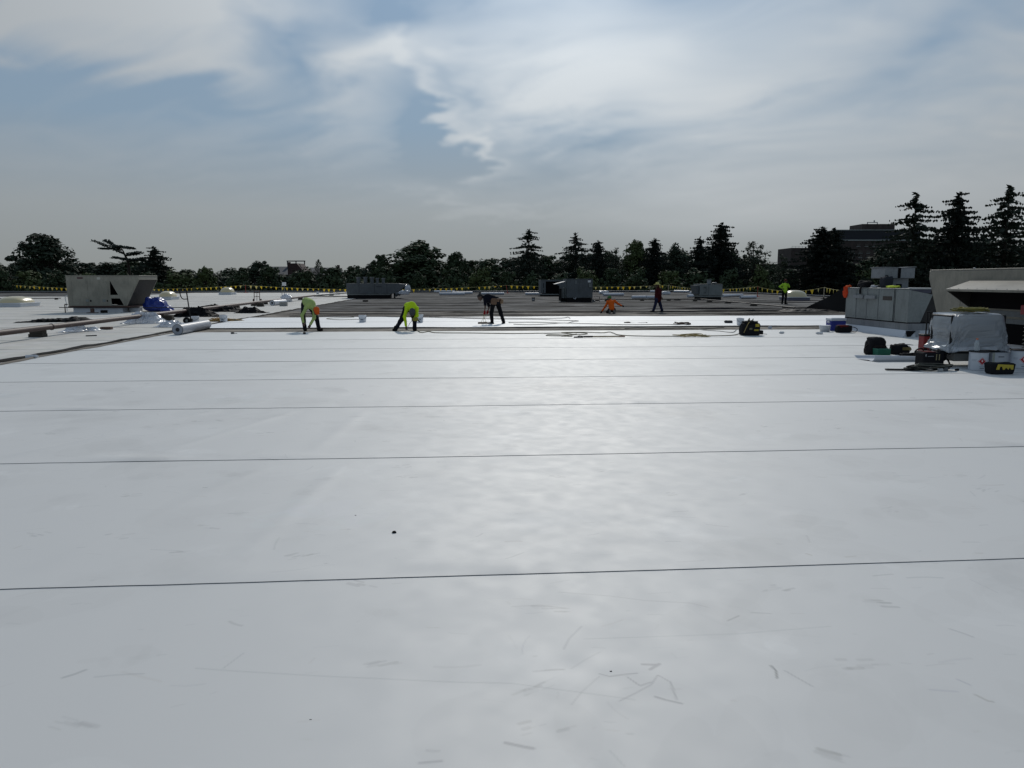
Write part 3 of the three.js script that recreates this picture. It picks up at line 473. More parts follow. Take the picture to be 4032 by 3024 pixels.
{ // beige packaged unit on the left: box, V-shaped condenser end with sloping coil
  const s0 = -21.1, T = 42, D = 2.5, u = thing('rooftop_unit', 'beige rooftop unit with black triangular openings and sloping coil end', 'rooftop unit', [-19, T]);
  const X = s => s + 19;
  const outer = [[X(-21.05), .37], [X(-17.98), .37], [X(-17.27), 1.77], [X(-17.27), 1.975], [X(-21.1), 1.975]];
  const h1 = [[X(-18.81), 1.74], [X(-18.83), .96], [X(-18.42), .96]], h2 = [[X(-18.8), .77], [X(-18.79), .4], [X(-18.16), .4], [X(-18.34), .77]];
  const sp = mesh('side_panel', plate(outer, .04, [h1, h2]).translate(0, 0, -.04), beige, u);
  for (const [w, s] of [[.05, -20.85], [.04, -18.95], [.014, -20]]) mesh('corner_trim', bx(w, 1.56, .012, X(s), 1.17, .012), beige, sp);
  mesh('side_panel', plate(outer, .04, []).translate(0, 0, -D), beige, u);
  mesh('end_panel', bx(.04, 1.58, D - .09, X(-21.06), 1.17, -D / 2 + .005), beige, u);
  const top = mesh('top_panel', bx(3.86, .035, D + .03, X(-19.18), 1.995, -D / 2 + .01, .01), beige, u);
  mesh('top_fascia', bx(.035, .2, D - .09, X(-17.285), 1.87, -D / 2 + .005), beige, top);
  const len = Math.hypot(.69, 1.38), cg = bx(.03, len, D - .1, 0, 0, 0); mesh('coil', at(cg, X(-17.66), 1.06, -D / 2 + .005, 0, 0, -Math.atan2(.69, 1.38)), coilMat, u);
  mesh('inner_cabinet', bx(1.9, 1.3, D - .5, X(-19.95), 1.1, -D / 2), dark, u); mesh('compressor', [cyl(.16, .16, .45, X(-18.6), .65, -.7), cyl(.16, .16, .45, X(-18.5), .65, -1.3)], dark, u); mesh('base_rail', [bx(3.2, .1, D - .06, X(-19.5), .31, -D / 2), bx(.1, .06, D, X(-18.6), .4, -D / 2)], rust, u);
  mesh('back_coil', bx(.02, 1.2, D - .2, X(-18.9), 1.15, -D / 2), dark, u);
  mesh('curb', [bx(2.6, .26, D - .3, X(-19.6), .13, -D / 2)], flashing, u); mesh('duct_skirt', bx(.5, .24, .5, X(-17.95), .12, -1), flashing, u);
  mesh('label_plate', bx(.3, .09, .006, X(-20.35), 1.87, .01), textPlate(.3, .09, (x, w, h) => { x.fillStyle = '#4a2f33'; x.fillRect(0, 0, w, h); x.fillStyle = '#7d6f70'; x.fillRect(12, h * .3, w - 24, h * .4); }), u);
  mesh('label_plate', bx(.17, .13, .006, X(-19.38), 1.85, .01), textPlate(.17, .13, (x, w, h) => { x.fillStyle = '#b9b8ae'; x.fillRect(0, 0, w, h); x.fillStyle = '#333'; x.fillRect(w * .3, 8, w * .6, h * .5); x.fillRect(10, h * .7, w * .7, 8); }), u);
  for (const a of [-19.87, -19.0]) { mesh('vent_grille', bx(.16, .14, .006, X(a - .17), .65, .012), greyPaint, u); mesh('knockout', bx(.07, .1, .008, X(a), .64, .012), dark, u); }
  mesh('conduit', [tube([[X(-21.1), .95, -.1], [X(-21.25), .85, -.1], [X(-21.22), .5, -.1], [X(-21.2), .1, -.1]], .018, 20)], whitePlastic, u);
}
{ const g = thing('gas_pipe', 'thin black pipe on a red foot in front of the beige unit', 'pipe', [-19, 41.4]); const X = s => s + 19; mesh('pipe', [bar([X(-21.25), .3, 0], [X(-16.2), .28, 0], .022), bar([X(-16.2), .28, 0], [X(-12.3), .28, -.3], .022), bar([X(-20.95), .02, 0], [X(-20.95), .47, 0], .026), bar([X(-20.95), .47, 0], [X(-20.8), .47, 0], .026)], blackPaint, g); mesh('foot', [bx(.5, .04, .3, X(-19.55), .02, 0), bx(.16, .2, .12, X(-19.55), .15, 0)], rust, g); mesh('block', bx(.3, .16, .2, X(-18.95), .08, 0, .02), rubber, g); }
{ // long low unit with five stacks
  const T = 74, D = 2.4, u = thing('rooftop_unit', 'long low grey rooftop unit with five round stacks on top', 'rooftop unit', [-8.5, T]), X = s => s + 8.5;
  const b = mesh('body', plate([[X(-10.8), .47], [X(-6.14), .47], [X(-4.95), 1.40], [X(-5.8), 1.45], [X(-10.84), 1.45]], D).translate(0, 0, -D), greyDark, u);
  mesh('top_edge', bx(5.1, .03, D + .04, X(-8.3), 1.468, -D / 2), greyDark, u); mesh('handle', bx(.5, .03, .03, X(-7.7), 1.16, .02), dark, b); for (const s of [-9.6, -8.1, -6.9]) mesh('panel_seam', bx(.02, .94, .01, X(s), .96, .008), dark, b);
  mesh('rail', bx(4.2, .12, D - .1, X(-8.7), .41, -D / 2), greyPaint, u); mesh('curb', bx(4.15, .34, D - .3, X(-8.7), .17, -D / 2 + .1), rubber, u);
  for (const [s, h, r] of [[-9.76, 2.08, .18], [-9.08, 2.09, .18], [-8.43, 2.08, .18], [-7.9, 1.99, .15], [-7.32, 1.99, .15]]) { const k = mesh('stack', cyl(r, r, h - 1.46, X(s), (h + 1.46) / 2, -.9), greyDark, u); mesh('cap', [cyl(r * 1.08, r * 1.34, .1, X(s), h - .06, -.9), cyl(r * 1.34, r * 1.34, .025, X(s), h, -.9)], galv, k); }
}
{ const u = thing('duct_elbow', 'dark curved duct elbow at the right end of the five-stack unit', 'duct', [-5.8, 73]); mesh('elbow', at(new THREE.TorusGeometry(.35, .17, 10, 14, Math.PI * .6), .1, .12, 0, 0, 0, .9), greyDark, u); mesh('hood', [bx(.12, .55, .6, -.28, .28, 0, .02)], rubber, u); mesh('base', bx(.7, .05, .6, 0, .03, 0), rubber, u); }
{ // two-box unit
  const u = thing('rooftop_unit', 'grey box unit with a flared hood on its left side', 'rooftop unit', [9.9, 60]), X = s => s - 9.9, D = 2;
  const b = mesh('body', bx(2.16, 1.52, D, X(9.91), 1.1, -D / 2, .012), greyDark, u); mesh('lid', bx(2.2, .04, D + .04, X(9.91), 1.875, -D / 2), greyDark, u);
  mesh('access_door', bx(.95, 1.42, .02, X(9.35), 1.1, .012), greyDark, b); mesh('access_door', bx(1.05, 1.42, .02, X(10.42), 1.1, .012), greyDark, b); mesh('label_plate', bx(.24, .16, .012, X(10.7), 1.68, .03), whitePlastic, b); mesh('control_box', bx(.22, .3, .08, X(10.78), 1.36, .06), greyPaint, b); mesh('louvre_vent', bx(.12, .26, .05, X(9.6), 1.62, .04), greyPaint, b); mesh('drain_pipe', tube([[X(9.4), .34, .05], [X(9.55), .26, .08], [X(9.62), .38, .06]], .02), whitePlastic, b);
  const hood = mesh('intake_hood', plate([[0, 1.12], [-.9, 1.45], [-.02, 1.67]], .03).translate(X(8.83), 0, -.05), greyDark, u); mesh('hood_top', at(bx(.92, .02, 1.5, 0, 0, 0), X(8.38), 1.57, -.8, 0, 0, .24), galv, hood); mesh('side_filter', bx(.4, 1.0, 1.3, X(8.6), .6, -.75), dark, u); mesh('filter_frame', [-.12, 0, .12].map(a => bx(.05, .78, .04, X(8.62) + a, .72, -.08)), greyPaint, u);
  mesh('curb', bx(2.05, .34, D - .2, X(9.92), .17, -D / 2 + .05), rubber, u); mesh('foot', [bx(.4, .3, .5, X(8.65), .15, -.6), plate([[0, 0], [.3, 0], [0, .3]], .02, [], 0).translate(X(10.97), 0, -.1)], greyDark, u);
}
{ const u = thing('rooftop_unit', 'grey unit with one large black open side, behind the hooded box unit', 'rooftop unit', [10.9, 84]), X = s => s - 10.9; mesh('body', [bx(.55, 1.5, 2.4, X(9.73), 1.07, -1.2, .01), bx(.9, 1.5, 2.4, X(12), 1.07, -1.2, .01), bx(1.6, .16, 2.4, X(10.78), 1.74, -1.2), bx(1.6, 1.4, .05, X(10.78), .95, -2.3)], greyDark, u); mesh('coil', bx(1.58, 1.38, .04, X(10.78), .97, -.25), dark, u); mesh('top_panel', bx(2.95, .03, 2.45, X(10.95), 1.84, -1.2), greyPaint, u); mesh('slot', [bx(.06, .5, .01, X(9.75), 1.2, .006), bx(.06, .35, .01, X(9.75), .55, .006)], dark, u); mesh('rail', bx(3, .1, 2.3, X(10.9), .2, -1.2), greyPaint, u); mesh('curb', bx(2.7, .14, 2, X(10.9), .07, -1.2), rubber, u); }
{ const u = thing('pipe_stub', 'black bent pipe beside the hooded box unit', 'pipe', [11.1, 60]); mesh('pipe', tube([[0, .42, 0], [.12, .46, 0], [.42, .44, 0], [.46, .4, 0], [.46, .02, 0]], .022, 30), blackPaint, u); mesh('box', bx(.28, .12, .2, .26, .16, 0, .01), rubber, u); }
{ // small unit with one stack
  const u = thing('rooftop_unit', 'small grey square unit with one round stack', 'rooftop unit', [23.3, 67]), X = s => s - 23.3;
  const b = mesh('body', bx(2.1, 1.02, 2, X(23.3), .9, -1, .012), greyPaint, u); mesh('lid', bx(2.14, .03, 2.04, X(23.3), 1.425, -1), greyDark, u); mesh('corner_seam', bx(.03, 1, .012, X(23.05), .9, .008), greyDark, b); mesh('meter', [bx(.22, .08, .1, X(22.7), 1.16, .05), cyl(.05, .05, .1, X(22.72), .65, .05)], greyDark, b); mesh('meter_pipe', tube([[X(22.8), 1.15, .06], [X(22.82), .8, .06], [X(22.72), .6, .06]], .014), greyDark, b);
  mesh('side_hood', plate([[X(22.27), .5], [X(22.27), 1.3], [X(21.87), 1.3], [X(22.02), .52]], 1.6).translate(0, 0, -1.8), greyDark, u);
  mesh('rail', bx(2.0, .14, 1.9, X(23.32), .31, -1), greyPaint, u); mesh('curb', bx(1.95, .23, 1.8, X(23.32), .115, -1), rubber, u);
  const k = mesh('stack', cyl(.19, .19, .4, X(23.3), 1.63, -.7), galv, u); mesh('cap', cyl(.24, .24, .04, X(23.3), 1.84, -.7), galv, k); mesh('top_fan', lump(.45, .16, .4, .7, .02, 3).translate(X(23.85), 1.43, -.8), greyDark, u);
}
{ // grey unit on the right, long side towards the middle of the roof
  const s = 13.7, t0 = 21.7, L = 3.66, u = thing('rooftop_unit', 'long grey rooftop unit on a white kerb with two handles and a makers plate', 'rooftop unit', [s, t0]);
  const W = 2.3;      // local: x = s - 13.7 (0 is the visible long side), z = -(t - t0)
  const side = mesh('side_panels', bx(.03, 1.0, L, .015, .95, -L / 2, .008), greyPaint, u);
  for (const t of [.69, .75, 1.62, 2.3, 2.97]) mesh('panel_seam', bx(.008, 1.0, t === .75 ? .02 : .014, -.003, .95, -t), t < 1 ? dark : greyDark, side);
  for (const [t, l] of [[2.05, .62], [2.78, .62]]) mesh('hand_hold', [bx(.07, .012, l, -.035, 1.235, -t), bx(.012, .1, l, -.066, 1.18, -t), bx(.07, .11, .012, -.035, 1.18, -t + l / 2)], galv, side);
  mesh('makers_plate', bx(.008, .13, .5, -.006, 1.165, -1.12), textPlate(.5, .13, (x, w, h) => { x.fillStyle = '#2a201a'; x.fillRect(0, 0, w, h); x.fillStyle = '#b79a6a'; x.fillRect(10, 14, w - 24, h - 28); x.fillStyle = '#5a4630'; for (let i = 0; i < 17; i++) { const q = hash3(i, 3, 9); x.fillRect(22 + i * 12.4, h * (.26 + q * .14), 3 + q * 5, h * (.34 + .16 * hash3(i, 5, 2))); } }), side);
  mesh('screw', [.1, .6, .85, 1.5, 1.75, 2.2, 2.4, 2.9, 3.1, 3.55].flatMap(t => [at(new THREE.SphereGeometry(.012, 6, 4), -.004, .52, -t), at(new THREE.SphereGeometry(.012, 6, 4), -.004, 1.4, -t)]), greyDark, side).userData.kind = 'stuff';
  mesh('front_panel', plate([[0, .45], [.42, .45], [.76, 1.3], [.02, 1.44]], .03).translate(0, 0, -.03), greyPaint, u); mesh('top_rail', [bx(.72, .05, .04, .37, 1.46, -.02), bx(.7, .09, .02, .37, 1.39, -.05)], std(.05, .055, .09, .5), u);
  mesh('coil', at(bx(1.5, 1.0, .03, 0, 0, 0), 1.2, .92, -.06), coilMat, u); mesh('back_box', bx(W - .08, 1.0, L - .2, W / 2 + .04, .95, -L / 2 - .08), greyDark, u); mesh('lid', bx(W, .03, L + .02, W / 2 - .01, 1.47, -L / 2, .008), greyPaint, u);
  mesh('base_rail', bx(W, .03, L, W / 2, .435, -L / 2), dark, u); mesh('curb', [bx(.03, .22, L + .06, .03, .31, -L / 2), bx(W, .22, .03, W / 2 + .02, .31, .01)], galv, u);
  const kerb = mesh('white_kerb', plate([[-.12, 0], [-.02, .21], [.4, .21], [.4, 0]], L + .1, [], 0).translate(0, 0, -L - .06), flashing, u); mesh('kerb_front', plate([[.3, 0], [W, 0], [W, .21], [.15, .21]], .1, [], 0).translate(0, 0, -.06), flashing, kerb);
  mesh('black_flap', plate([[-.06, .2], [.27, .2], [.1, .02], [.0, .02]], .015, [], 0).translate(0, 0, .052), rubber, u);
  const vent = mesh('exhaust_hood', [bx(.98, .34, .9, .83, 1.97, -2.3, .015), at(bx(.35, .34, .02, 0, 0, 0), .42, 1.97, -1.84, 0, .25, 0), bx(.62, .34, .55, .92, 1.64, -2.3, .01)], galv, u); mesh('hood_lid', [at(bx(.6, .02, .95, 0, 0, 0), .6, 2.15, -2.3, 0, 0, -.03), at(bx(.5, .02, .95, 0, 0, 0), 1.1, 2.155, -2.3, 0, 0, .05)], galv, vent); mesh('hood_opening', [bx(.09, .33, .01, .78, 1.97, -1.835), bx(.2, .12, .01, .9, 1.55, -2.02)], dark, vent);
}
{ // big warm-beige unit at the right edge
  const s = 12, tN = 12.4, tF = 18.2, u = thing('rooftop_unit', 'large beige rooftop unit at the right edge with a wide sheet-metal hood', 'rooftop unit', [s, tF]), Z = t => tF - t;   // local z grows towards the camera
  const L = tF - tN; const side = plate([[0, 1.76], [.44, .83], [.62, .45], [L, .45], [L, 1.955], [0, 1.955]], .035).rotateY(-Math.PI / 2).translate(.035, 0, 0);
  const sp = mesh('side_panel', side, beigeWarm, u);
  mesh('top_panel', bx(2.4, .03, L, 1.2, 1.975, L / 2, .008), beigeWarm, u); mesh('back_box', bx(2.2, 1.4, L - 1.2, 1.2, 1.2, L / 2 + .5), dark, u); mesh('coil', at(bx(2.2, 1.45, .03, 0, 0, 0), 1.2, 1.2, .3, -.42), coilMat, u);
  mesh('panel_seam', [bx(.006, .5, .012, -.004, 1.0, 1.25), bx(.006, .5, .006, -.004, 1.0, 1.32)], dark, sp);
  // hood
  const h0 = Z(16.6), hl = L - h0; const hood = mesh('hood', [at(bx(.71, .018, hl, 0, 0, 0), -.32, 1.62, h0 + hl / 2, 0, 0, .32), bx(.02, .05, hl + .02, -.655, 1.50, h0 + hl / 2)], beigeWarm, u);
  mesh('hood_cheek', plate([[0, 1.72], [-.64, 1.5], [-.02, 1.09]], .016).translate(0, 0, h0), coilMat, hood); mesh('hood_opening', bx(.02, .6, hl, -.02, 1.4, h0 + hl / 2 + .02), dark, hood); mesh('hood_flange', [bx(.03, .03, hl, -.02, 1.735, h0 + hl / 2)], beigeWarm, hood);
  mesh('rivet', Array.from({ length: 14 }, (_, i) => at(new THREE.SphereGeometry(.014, 6, 4), -.6, 1.535, h0 + .1 + i * .3)), galv, hood).userData.kind = 'stuff';
  mesh('lower_rail', [bx(.04, .12, hl, -.03, 1.0, h0 + hl / 2), bx(.04, .1, hl, -.028, .84, h0 + hl / 2)], greyDark, u); mesh('lower_panel', bx(.02, .5, hl, -.012, .6, h0 + hl / 2), dark, u);
  for (let i = 0; i < 8; i++) mesh('louvre_blade', at(bx(.14, .012, 1.7, 0, 0, 0), -.1, .86 - i * .085, Z(13.85), 0, 0, .5), beigeWarm, u);
  mesh('base', bx(2.2, .44, L - .3, 1.2, .22, L / 2 + .3), flashing, u); mesh('end_panel', bx(2.36, 1.5, .03, 1.2, 1.2, L + .02, .006), beigeWarm, u); mesh('far_panel', bx(.03, 1.5, L - .7, 2.38, 1.2, L / 2 + .33, .006), beigeWarm, u); mesh('hood_cheek', plate([[0, 1.72], [-.64, 1.5], [-.02, 1.09]], .016).translate(0, 0, L - .016), beigeWarm, hood); mesh('bolt', at(new THREE.SphereGeometry(.03, 8, 6), .03, 1.995, 1.6), galv, u);
  mesh('red_box', bx(.3, .2, .8, -.2, 1.12, Z(14.2), .02), std(.22, .015, .02, .5), u);
}
/* skylights */
const domeMat = phy(.58, .49, .29, .3, { clearcoat: .4, clearcoatRoughness: .2 });
function skylight(st, w, d, h, rise, label, side) {
  const g = thing('skylight', label, 'skylight', st, { group: 'domed roof skylights' });
  mesh('curb', bx(w, h, d, 0, h / 2, -d / 2), side || flashing, g); mesh('flashing', bx(w + .3, .012, d + .3, 0, .02, -d / 2), tpoOld, g); mesh('frame', bx(w + .1, .06, d + .1, 0, h + .03, -d / 2, .01), flashing, g);
  const dm = new THREE.SphereGeometry(1, 36, 14, 0, 6.2832, 0, Math.PI / 2), p = dm.attributes.position, sg = v => Math.sign(v) * Math.pow(Math.abs(v), .72); for (let i = 0; i < p.count; i++) p.setXYZ(i, sg(p.getX(i)) * w / 2, Math.pow(p.getY(i), 1.1) * rise, sg(p.getZ(i)) * d / 2); dm.computeVertexNormals(); mesh('dome', dm.translate(0, h + .06, -d / 2), domeMat, g);
}
skylight(spot(26, 1210), 1.75, 2.3, .22, .42, 'cream domed skylight cut by the left edge of the picture');
skylight(spot(645, 1182), 1.25, 2.1, .24, .5, 'cream domed skylight behind the blue tarpaulin');
skylight(spot(886, 1162), 1.5, 2.1, .28, .6, 'cream domed skylight near the far parapet, left of the hand truck');
skylight(spot(3148, 1184), 1.9, 2.0, .26, .58, 'cream domed skylight on the dark roof beside the standing person', std(.1, .1, .14, .6));
/* pipes */
function pipeRun(name, label, pts, r, mat, blocks, o = {}) {           // pts: [s,t,y]
  const g = thing(name, label, 'pipe', [pts[0][0], pts[0][1]]), L = ([s, t, y]) => [s - pts[0][0], y, -(t - pts[0][1])];
  for (let i = 0; i < pts.length - 1; i++) mesh('pipe', bar(L(pts[i]), L(pts[i + 1]), r, r, 14), mat, g);
  if (o.joints) mesh('coupling', pts.slice(1, -1).map(p => at(new THREE.SphereGeometry(r * 1.25, 12, 8), ...L(p))), mat, g);
  for (const [s, t, w, h, d] of blocks) { const [x, , z] = L([s, t, 0]); mesh('support_block', [bx(w, h * .5, d, x, h * .25, z, .012), bx(w * .9, h * .5, d * .9, x + .01, h * .75 + .001, z, .012)], woodDark, g); }
  return g;
}
{
  const Q = (px, py, h) => [...spot(px, py, h), h], y = .3, B = (px, py, w = .42, h = .22, d = .3) => [...spot(px, py), w, h, d];
  const pipeMat = new THREE.MeshStandardMaterial({ map: texture(128, 128, (u, v) => { const a = tf(u, v, 8, 95, 4); return [42 + a * 26, 27 + a * 16, 26 + a * 14]; }, [4, 1]), roughness: .6 });
  const A = spot(-60, 1318, y), C = spot(700, 1231, y), E = spot(1000, 1192, y), F = spot(1240, 1163, y);
  const line = t => { const k = (t - A[1]) / (F[1] - A[1]); return mix(A[0], F[0], k); };
  pipeRun('gas_main', 'long red-brown pipe on blocks crossing the white roof on the left', [[line(8), 8, y], [line(24), 24, y], [line(38), 38, y], [...F, y]], .085, pipeMat, [B(150, 1328), B(660, 1262, .5, .24), B(1027, 1208, .4, .26), B(1043, 1199, .4, .24), B(930, 1215, .4, .24), B(1183, 1181, .4, .24)], { joints: true });
  pipeRun('vent_pipe', 'pale grey pipe branching up to the long unit', [Q(1240, 1163, .3), Q(1400, 1150, .42)], .09, greyPaint, [B(1305, 1164, .5, .34), B(1330, 1160, .5, .34)]);
  pipeRun('gas_line', 'thin black pipe from the red-brown pipe to the five-stack unit', [Q(1235, 1166, .16), Q(1370, 1167, .16)], .05, blackPaint, []);
  pipeRun('gas_line', 'black pipe on low blocks crossing the dark roof in front of the one-stack unit', [Q(2335, 1180, .12), Q(2760, 1178, .12), Q(2900, 1190, .12), Q(3130, 1211, .12)], .04, blackPaint, [B(2528, 1184, .3, .14), B(2633, 1183, .3, .14), B(2667, 1182, .5, .1), B(2736, 1187, .35, .14), B(2793, 1191, .4, .16), B(2865, 1195, .42, .15), B(2967, 1205, .42, .15), B(3095, 1214, .42, .14), B(2390, 1186, .35, .2)]);
  pipeRun('gas_line', 'black pipe running behind the skylight at the left edge', [Q(-40, 1176, .16), Q(240, 1174, .16)], .035, blackPaint, [B(222, 1180, .2, .13)]);
}
{ const [s, t] = spot(1116, 1176), g = thing('meter_post', 'pair of thin posts carrying a small pale box behind the red-brown pipe', 'post', [s, t]); const k = t * 1.0 / FPX; mesh('post', bar([-.12, 0, 0], [-.12, 1.3, 0], .025), greyPaint, g); mesh('post', bar([.12, 0, 0], [.12, 1.3, 0], .025), greyPaint, g); mesh('box', bx(.36, .34, .16, .12, 1.42, 0, .015), whitePlastic, g); }
/* warning line: posts, rope and pennants */
const postRed = std(.38, .05, .03, .55), postPale = std(.5, .42, .3, .6), yellow = phy(.9, .74, .05, .55, { transmission: .5, thickness: 0, side: THREE.DoubleSide }), paleFlag = phy(.85, .76, .34, .55, { transmission: .5, thickness: 0, side: THREE.DoubleSide }), ropeMat = std(.5, .45, .2, .8);
const posts = [[50, 1151, blackPaint, 0, 'black warning-line post at the far left'], [968, 1153.6, postRed, 0, 'orange warning-line post left of the hand truck'], [1999, 1155, postRed, .22, 'leaning reddish warning-line post above the bent tool-belt person'], [2631, 1155, postPale, 0, 'pale warning-line post just right of the walking person'], [2982, 1169, postRed, 0, 'red warning-line post left of the standing lime-shirted person'], [3243, 1177, postPale, 0, 'pale warning-line post right of the skylight on the dark roof'], [3440, 1190, postPale, 0, 'pale warning-line post hidden behind the grey unit on the right']];
const postST = posts.map(([px, py, m, lean, label]) => { const st = spot(px, py), g = thing('warning_post', label, 'post', st, { group: 'warning line posts' }); mesh('pole', [bar([0, 0, 0], [-lean, 1.08, 0], .035), bar([-lean * .95, 1.0, 0], [-lean * 1.02, 1.12, 0], .05)], m, g); mesh('base', [cyl(.3, .26, .05, 0, .026, 0), cyl(.1, .06, .12, 0, .1, 0)], m === postRed ? postRed : rubber, g); return [st[0] - lean, st[1]]; });
const flagG = new THREE.ExtrudeGeometry(new THREE.Shape([new THREE.Vector2(-.15, 0), new THREE.Vector2(.15, 0), new THREE.Vector2(.01, -.37)]), { depth: .003, bevelEnabled: false });
const R5 = rng(55);
[[0, 1, .62, 'pennant rope across the far left'], [1, 2, .6, 'pennant rope behind the five-stack unit'], [2, 3, .22, 'pennant rope behind the two-box unit and the walking person'], [3, 4, .4, 'pennant rope receding behind the one-stack unit'], [4, 5, .42, 'pennant rope behind the standing lime-shirted person'], [5, 6, .25, 'pennant rope ending behind the grey unit on the right']].forEach(([i, j, sag, label]) => {
  const a = postST[i], b = postST[j], g = thing('pennant_rope', label + ' with yellow pennants', 'pennants', a, { group: 'yellow pennant warning lines' }), len = Math.hypot(b[0] - a[0], b[1] - a[1]);
  const pt = f => [(b[0] - a[0]) * f, 1.1 - sag * 4 * f * (1 - f), -(b[1] - a[1]) * f], ang = Math.atan2(b[1] - a[1], b[0] - a[0]);
  mesh('rope', tube(Array.from({ length: 25 }, (_, k) => pt(k / 24)), .014, 72, 5), ropeMat, g);
  const n = Math.floor(len / .76); for (let k = 1; k < n; k++) { if (R5() < .03) continue; const q = pt((k + (R5() - .5) * .2) / n), m = mesh('pennant', flagG, R5() < .25 ? paleFlag : yellow, g); m.position.set(q[0], q[1] - .01, q[2]); m.rotation.set((R5() - .5) * .5, ang + (R5() - .5) * .7, (R5() - .5) * .16); const sc = 1.0 + R5() * .3; m.scale.set(sc, R5() < .12 ? .55 : sc, 1); }
});
console.log('equipment done');
/* ---------------------------------------------------------------- people */
// surface nets over a field of smoothly joined tapered capsules
function netMesh(f, lo, hi, cell) {
  const nx = Math.ceil((hi[0] - lo[0]) / cell) + 1, ny = Math.ceil((hi[1] - lo[1]) / cell) + 1, nz = Math.ceil((hi[2] - lo[2]) / cell) + 1, F = new Float32Array(nx * ny * nz), id = (i, j, k) => i + nx * (j + ny * k);
  for (let k = 0; k < nz; k++) for (let j = 0; j < ny; j++) for (let i = 0; i < nx; i++) F[id(i, j, k)] = f(lo[0] + i * cell, lo[1] + j * cell, lo[2] + k * cell);
  const V = [], map = new Int32Array(nx * ny * nz).fill(-1), I = [];
  for (let k = 0; k < nz - 1; k++) for (let j = 0; j < ny - 1; j++) for (let i = 0; i < nx - 1; i++) {
    let n = 0, x = 0, y = 0, z = 0; const c = []; for (let q = 0; q < 8; q++) c[q] = F[id(i + (q & 1), j + (q >> 1 & 1), k + (q >> 2))];
    let neg = 0; for (const v of c) if (v < 0) neg++; if (neg === 0 || neg === 8) continue;
    for (let a = 0; a < 8; a++) for (const m of [1, 2, 4]) { if (a & m) continue; const b = a | m; if ((c[a] < 0) === (c[b] < 0)) continue; const t = c[a] / (c[a] - c[b]); x += (a & 1) + (m === 1 ? t : 0); y += (a >> 1 & 1) + (m === 2 ? t : 0); z += (a >> 2) + (m === 4 ? t : 0); n++; }
    map[id(i, j, k)] = V.length / 3; V.push(lo[0] + (i + x / n) * cell, lo[1] + (j + y / n) * cell, lo[2] + (k + z / n) * cell);
  }
  const quad = (a, b, c, d, fl) => { if (a < 0 || b < 0 || c < 0 || d < 0) return; fl ? I.push(a, b, c, a, c, d) : I.push(a, c, b, a, d, c); };
  for (let k = 1; k < nz - 1; k++) for (let j = 1; j < ny - 1; j++) for (let i = 1; i < nx - 1; i++) {
    const v = F[id(i, j, k)] < 0;
    if (v !== (F[id(i + 1, j, k)] < 0)) quad(map[id(i, j - 1, k - 1)], map[id(i, j, k - 1)], map[id(i, j, k)], map[id(i, j - 1, k)], v);
    if (v !== (F[id(i, j + 1, k)] < 0)) quad(map[id(i - 1, j, k - 1)], map[id(i - 1, j, k)], map[id(i, j, k)], map[id(i, j, k - 1)], v);
    if (v !== (F[id(i, j, k + 1)] < 0)) quad(map[id(i - 1, j - 1, k)], map[id(i, j - 1, k)], map[id(i, j, k)], map[id(i - 1, j, k)], v);
  }
  const g = new THREE.BufferGeometry(); g.setAttribute('position', new THREE.Float32BufferAttribute(V, 3)); g.setIndex(I); g.computeVertexNormals(); return g;
}
function capsules(segs, cell = .014, k = .03, wob = 0, seed = 1) {       // segs: [[x,y,z],[x,y,z],r0,r1]
  const lo = [9, 9, 9], hi = [-9, -9, -9]; for (const [a, b, r, s] of segs) for (let i = 0; i < 3; i++) { lo[i] = Math.min(lo[i], a[i] - r, b[i] - s); hi[i] = Math.max(hi[i], a[i] + r, b[i] + s); }
  const pad = cell * 2 + wob * 2 + .01; for (let i = 0; i < 3; i++) { lo[i] -= pad; hi[i] += pad; }
  const S = segs.map(([a, b, r, s]) => { const d = [b[0] - a[0], b[1] - a[1], b[2] - a[2]]; return [a, d, d[0] * d[0] + d[1] * d[1] + d[2] * d[2] || 1e-6, r, s]; });
  const f = (x, y, z) => {
    let D = 9; for (const [a, d, l, r, s] of S) { const px = x - a[0], py = y - a[1], pz = z - a[2], t = clamp((px * d[0] + py * d[1] + pz * d[2]) / l), qx = px - d[0] * t, qy = py - d[1] * t, qz = pz - d[2] * t, v = Math.sqrt(qx * qx + qy * qy + qz * qz) - mix(r, s, t); const h = clamp(.5 + .5 * (D - v) / k); D = mix(D, v, h) - k * h * (1 - h); }
    return wob ? D + (noise(x * 11 + seed, y * 11, z * 11) - .5) * wob : D;
  };
  return netMesh(f, lo, hi, cell);
}
const V3 = (a, b, t) => [mix(a[0], b[0], t), mix(a[1], b[1], t), mix(a[2], b[2], t)], add = (a, x, y, z) => [a[0] + x, a[1] + y, a[2] + z];
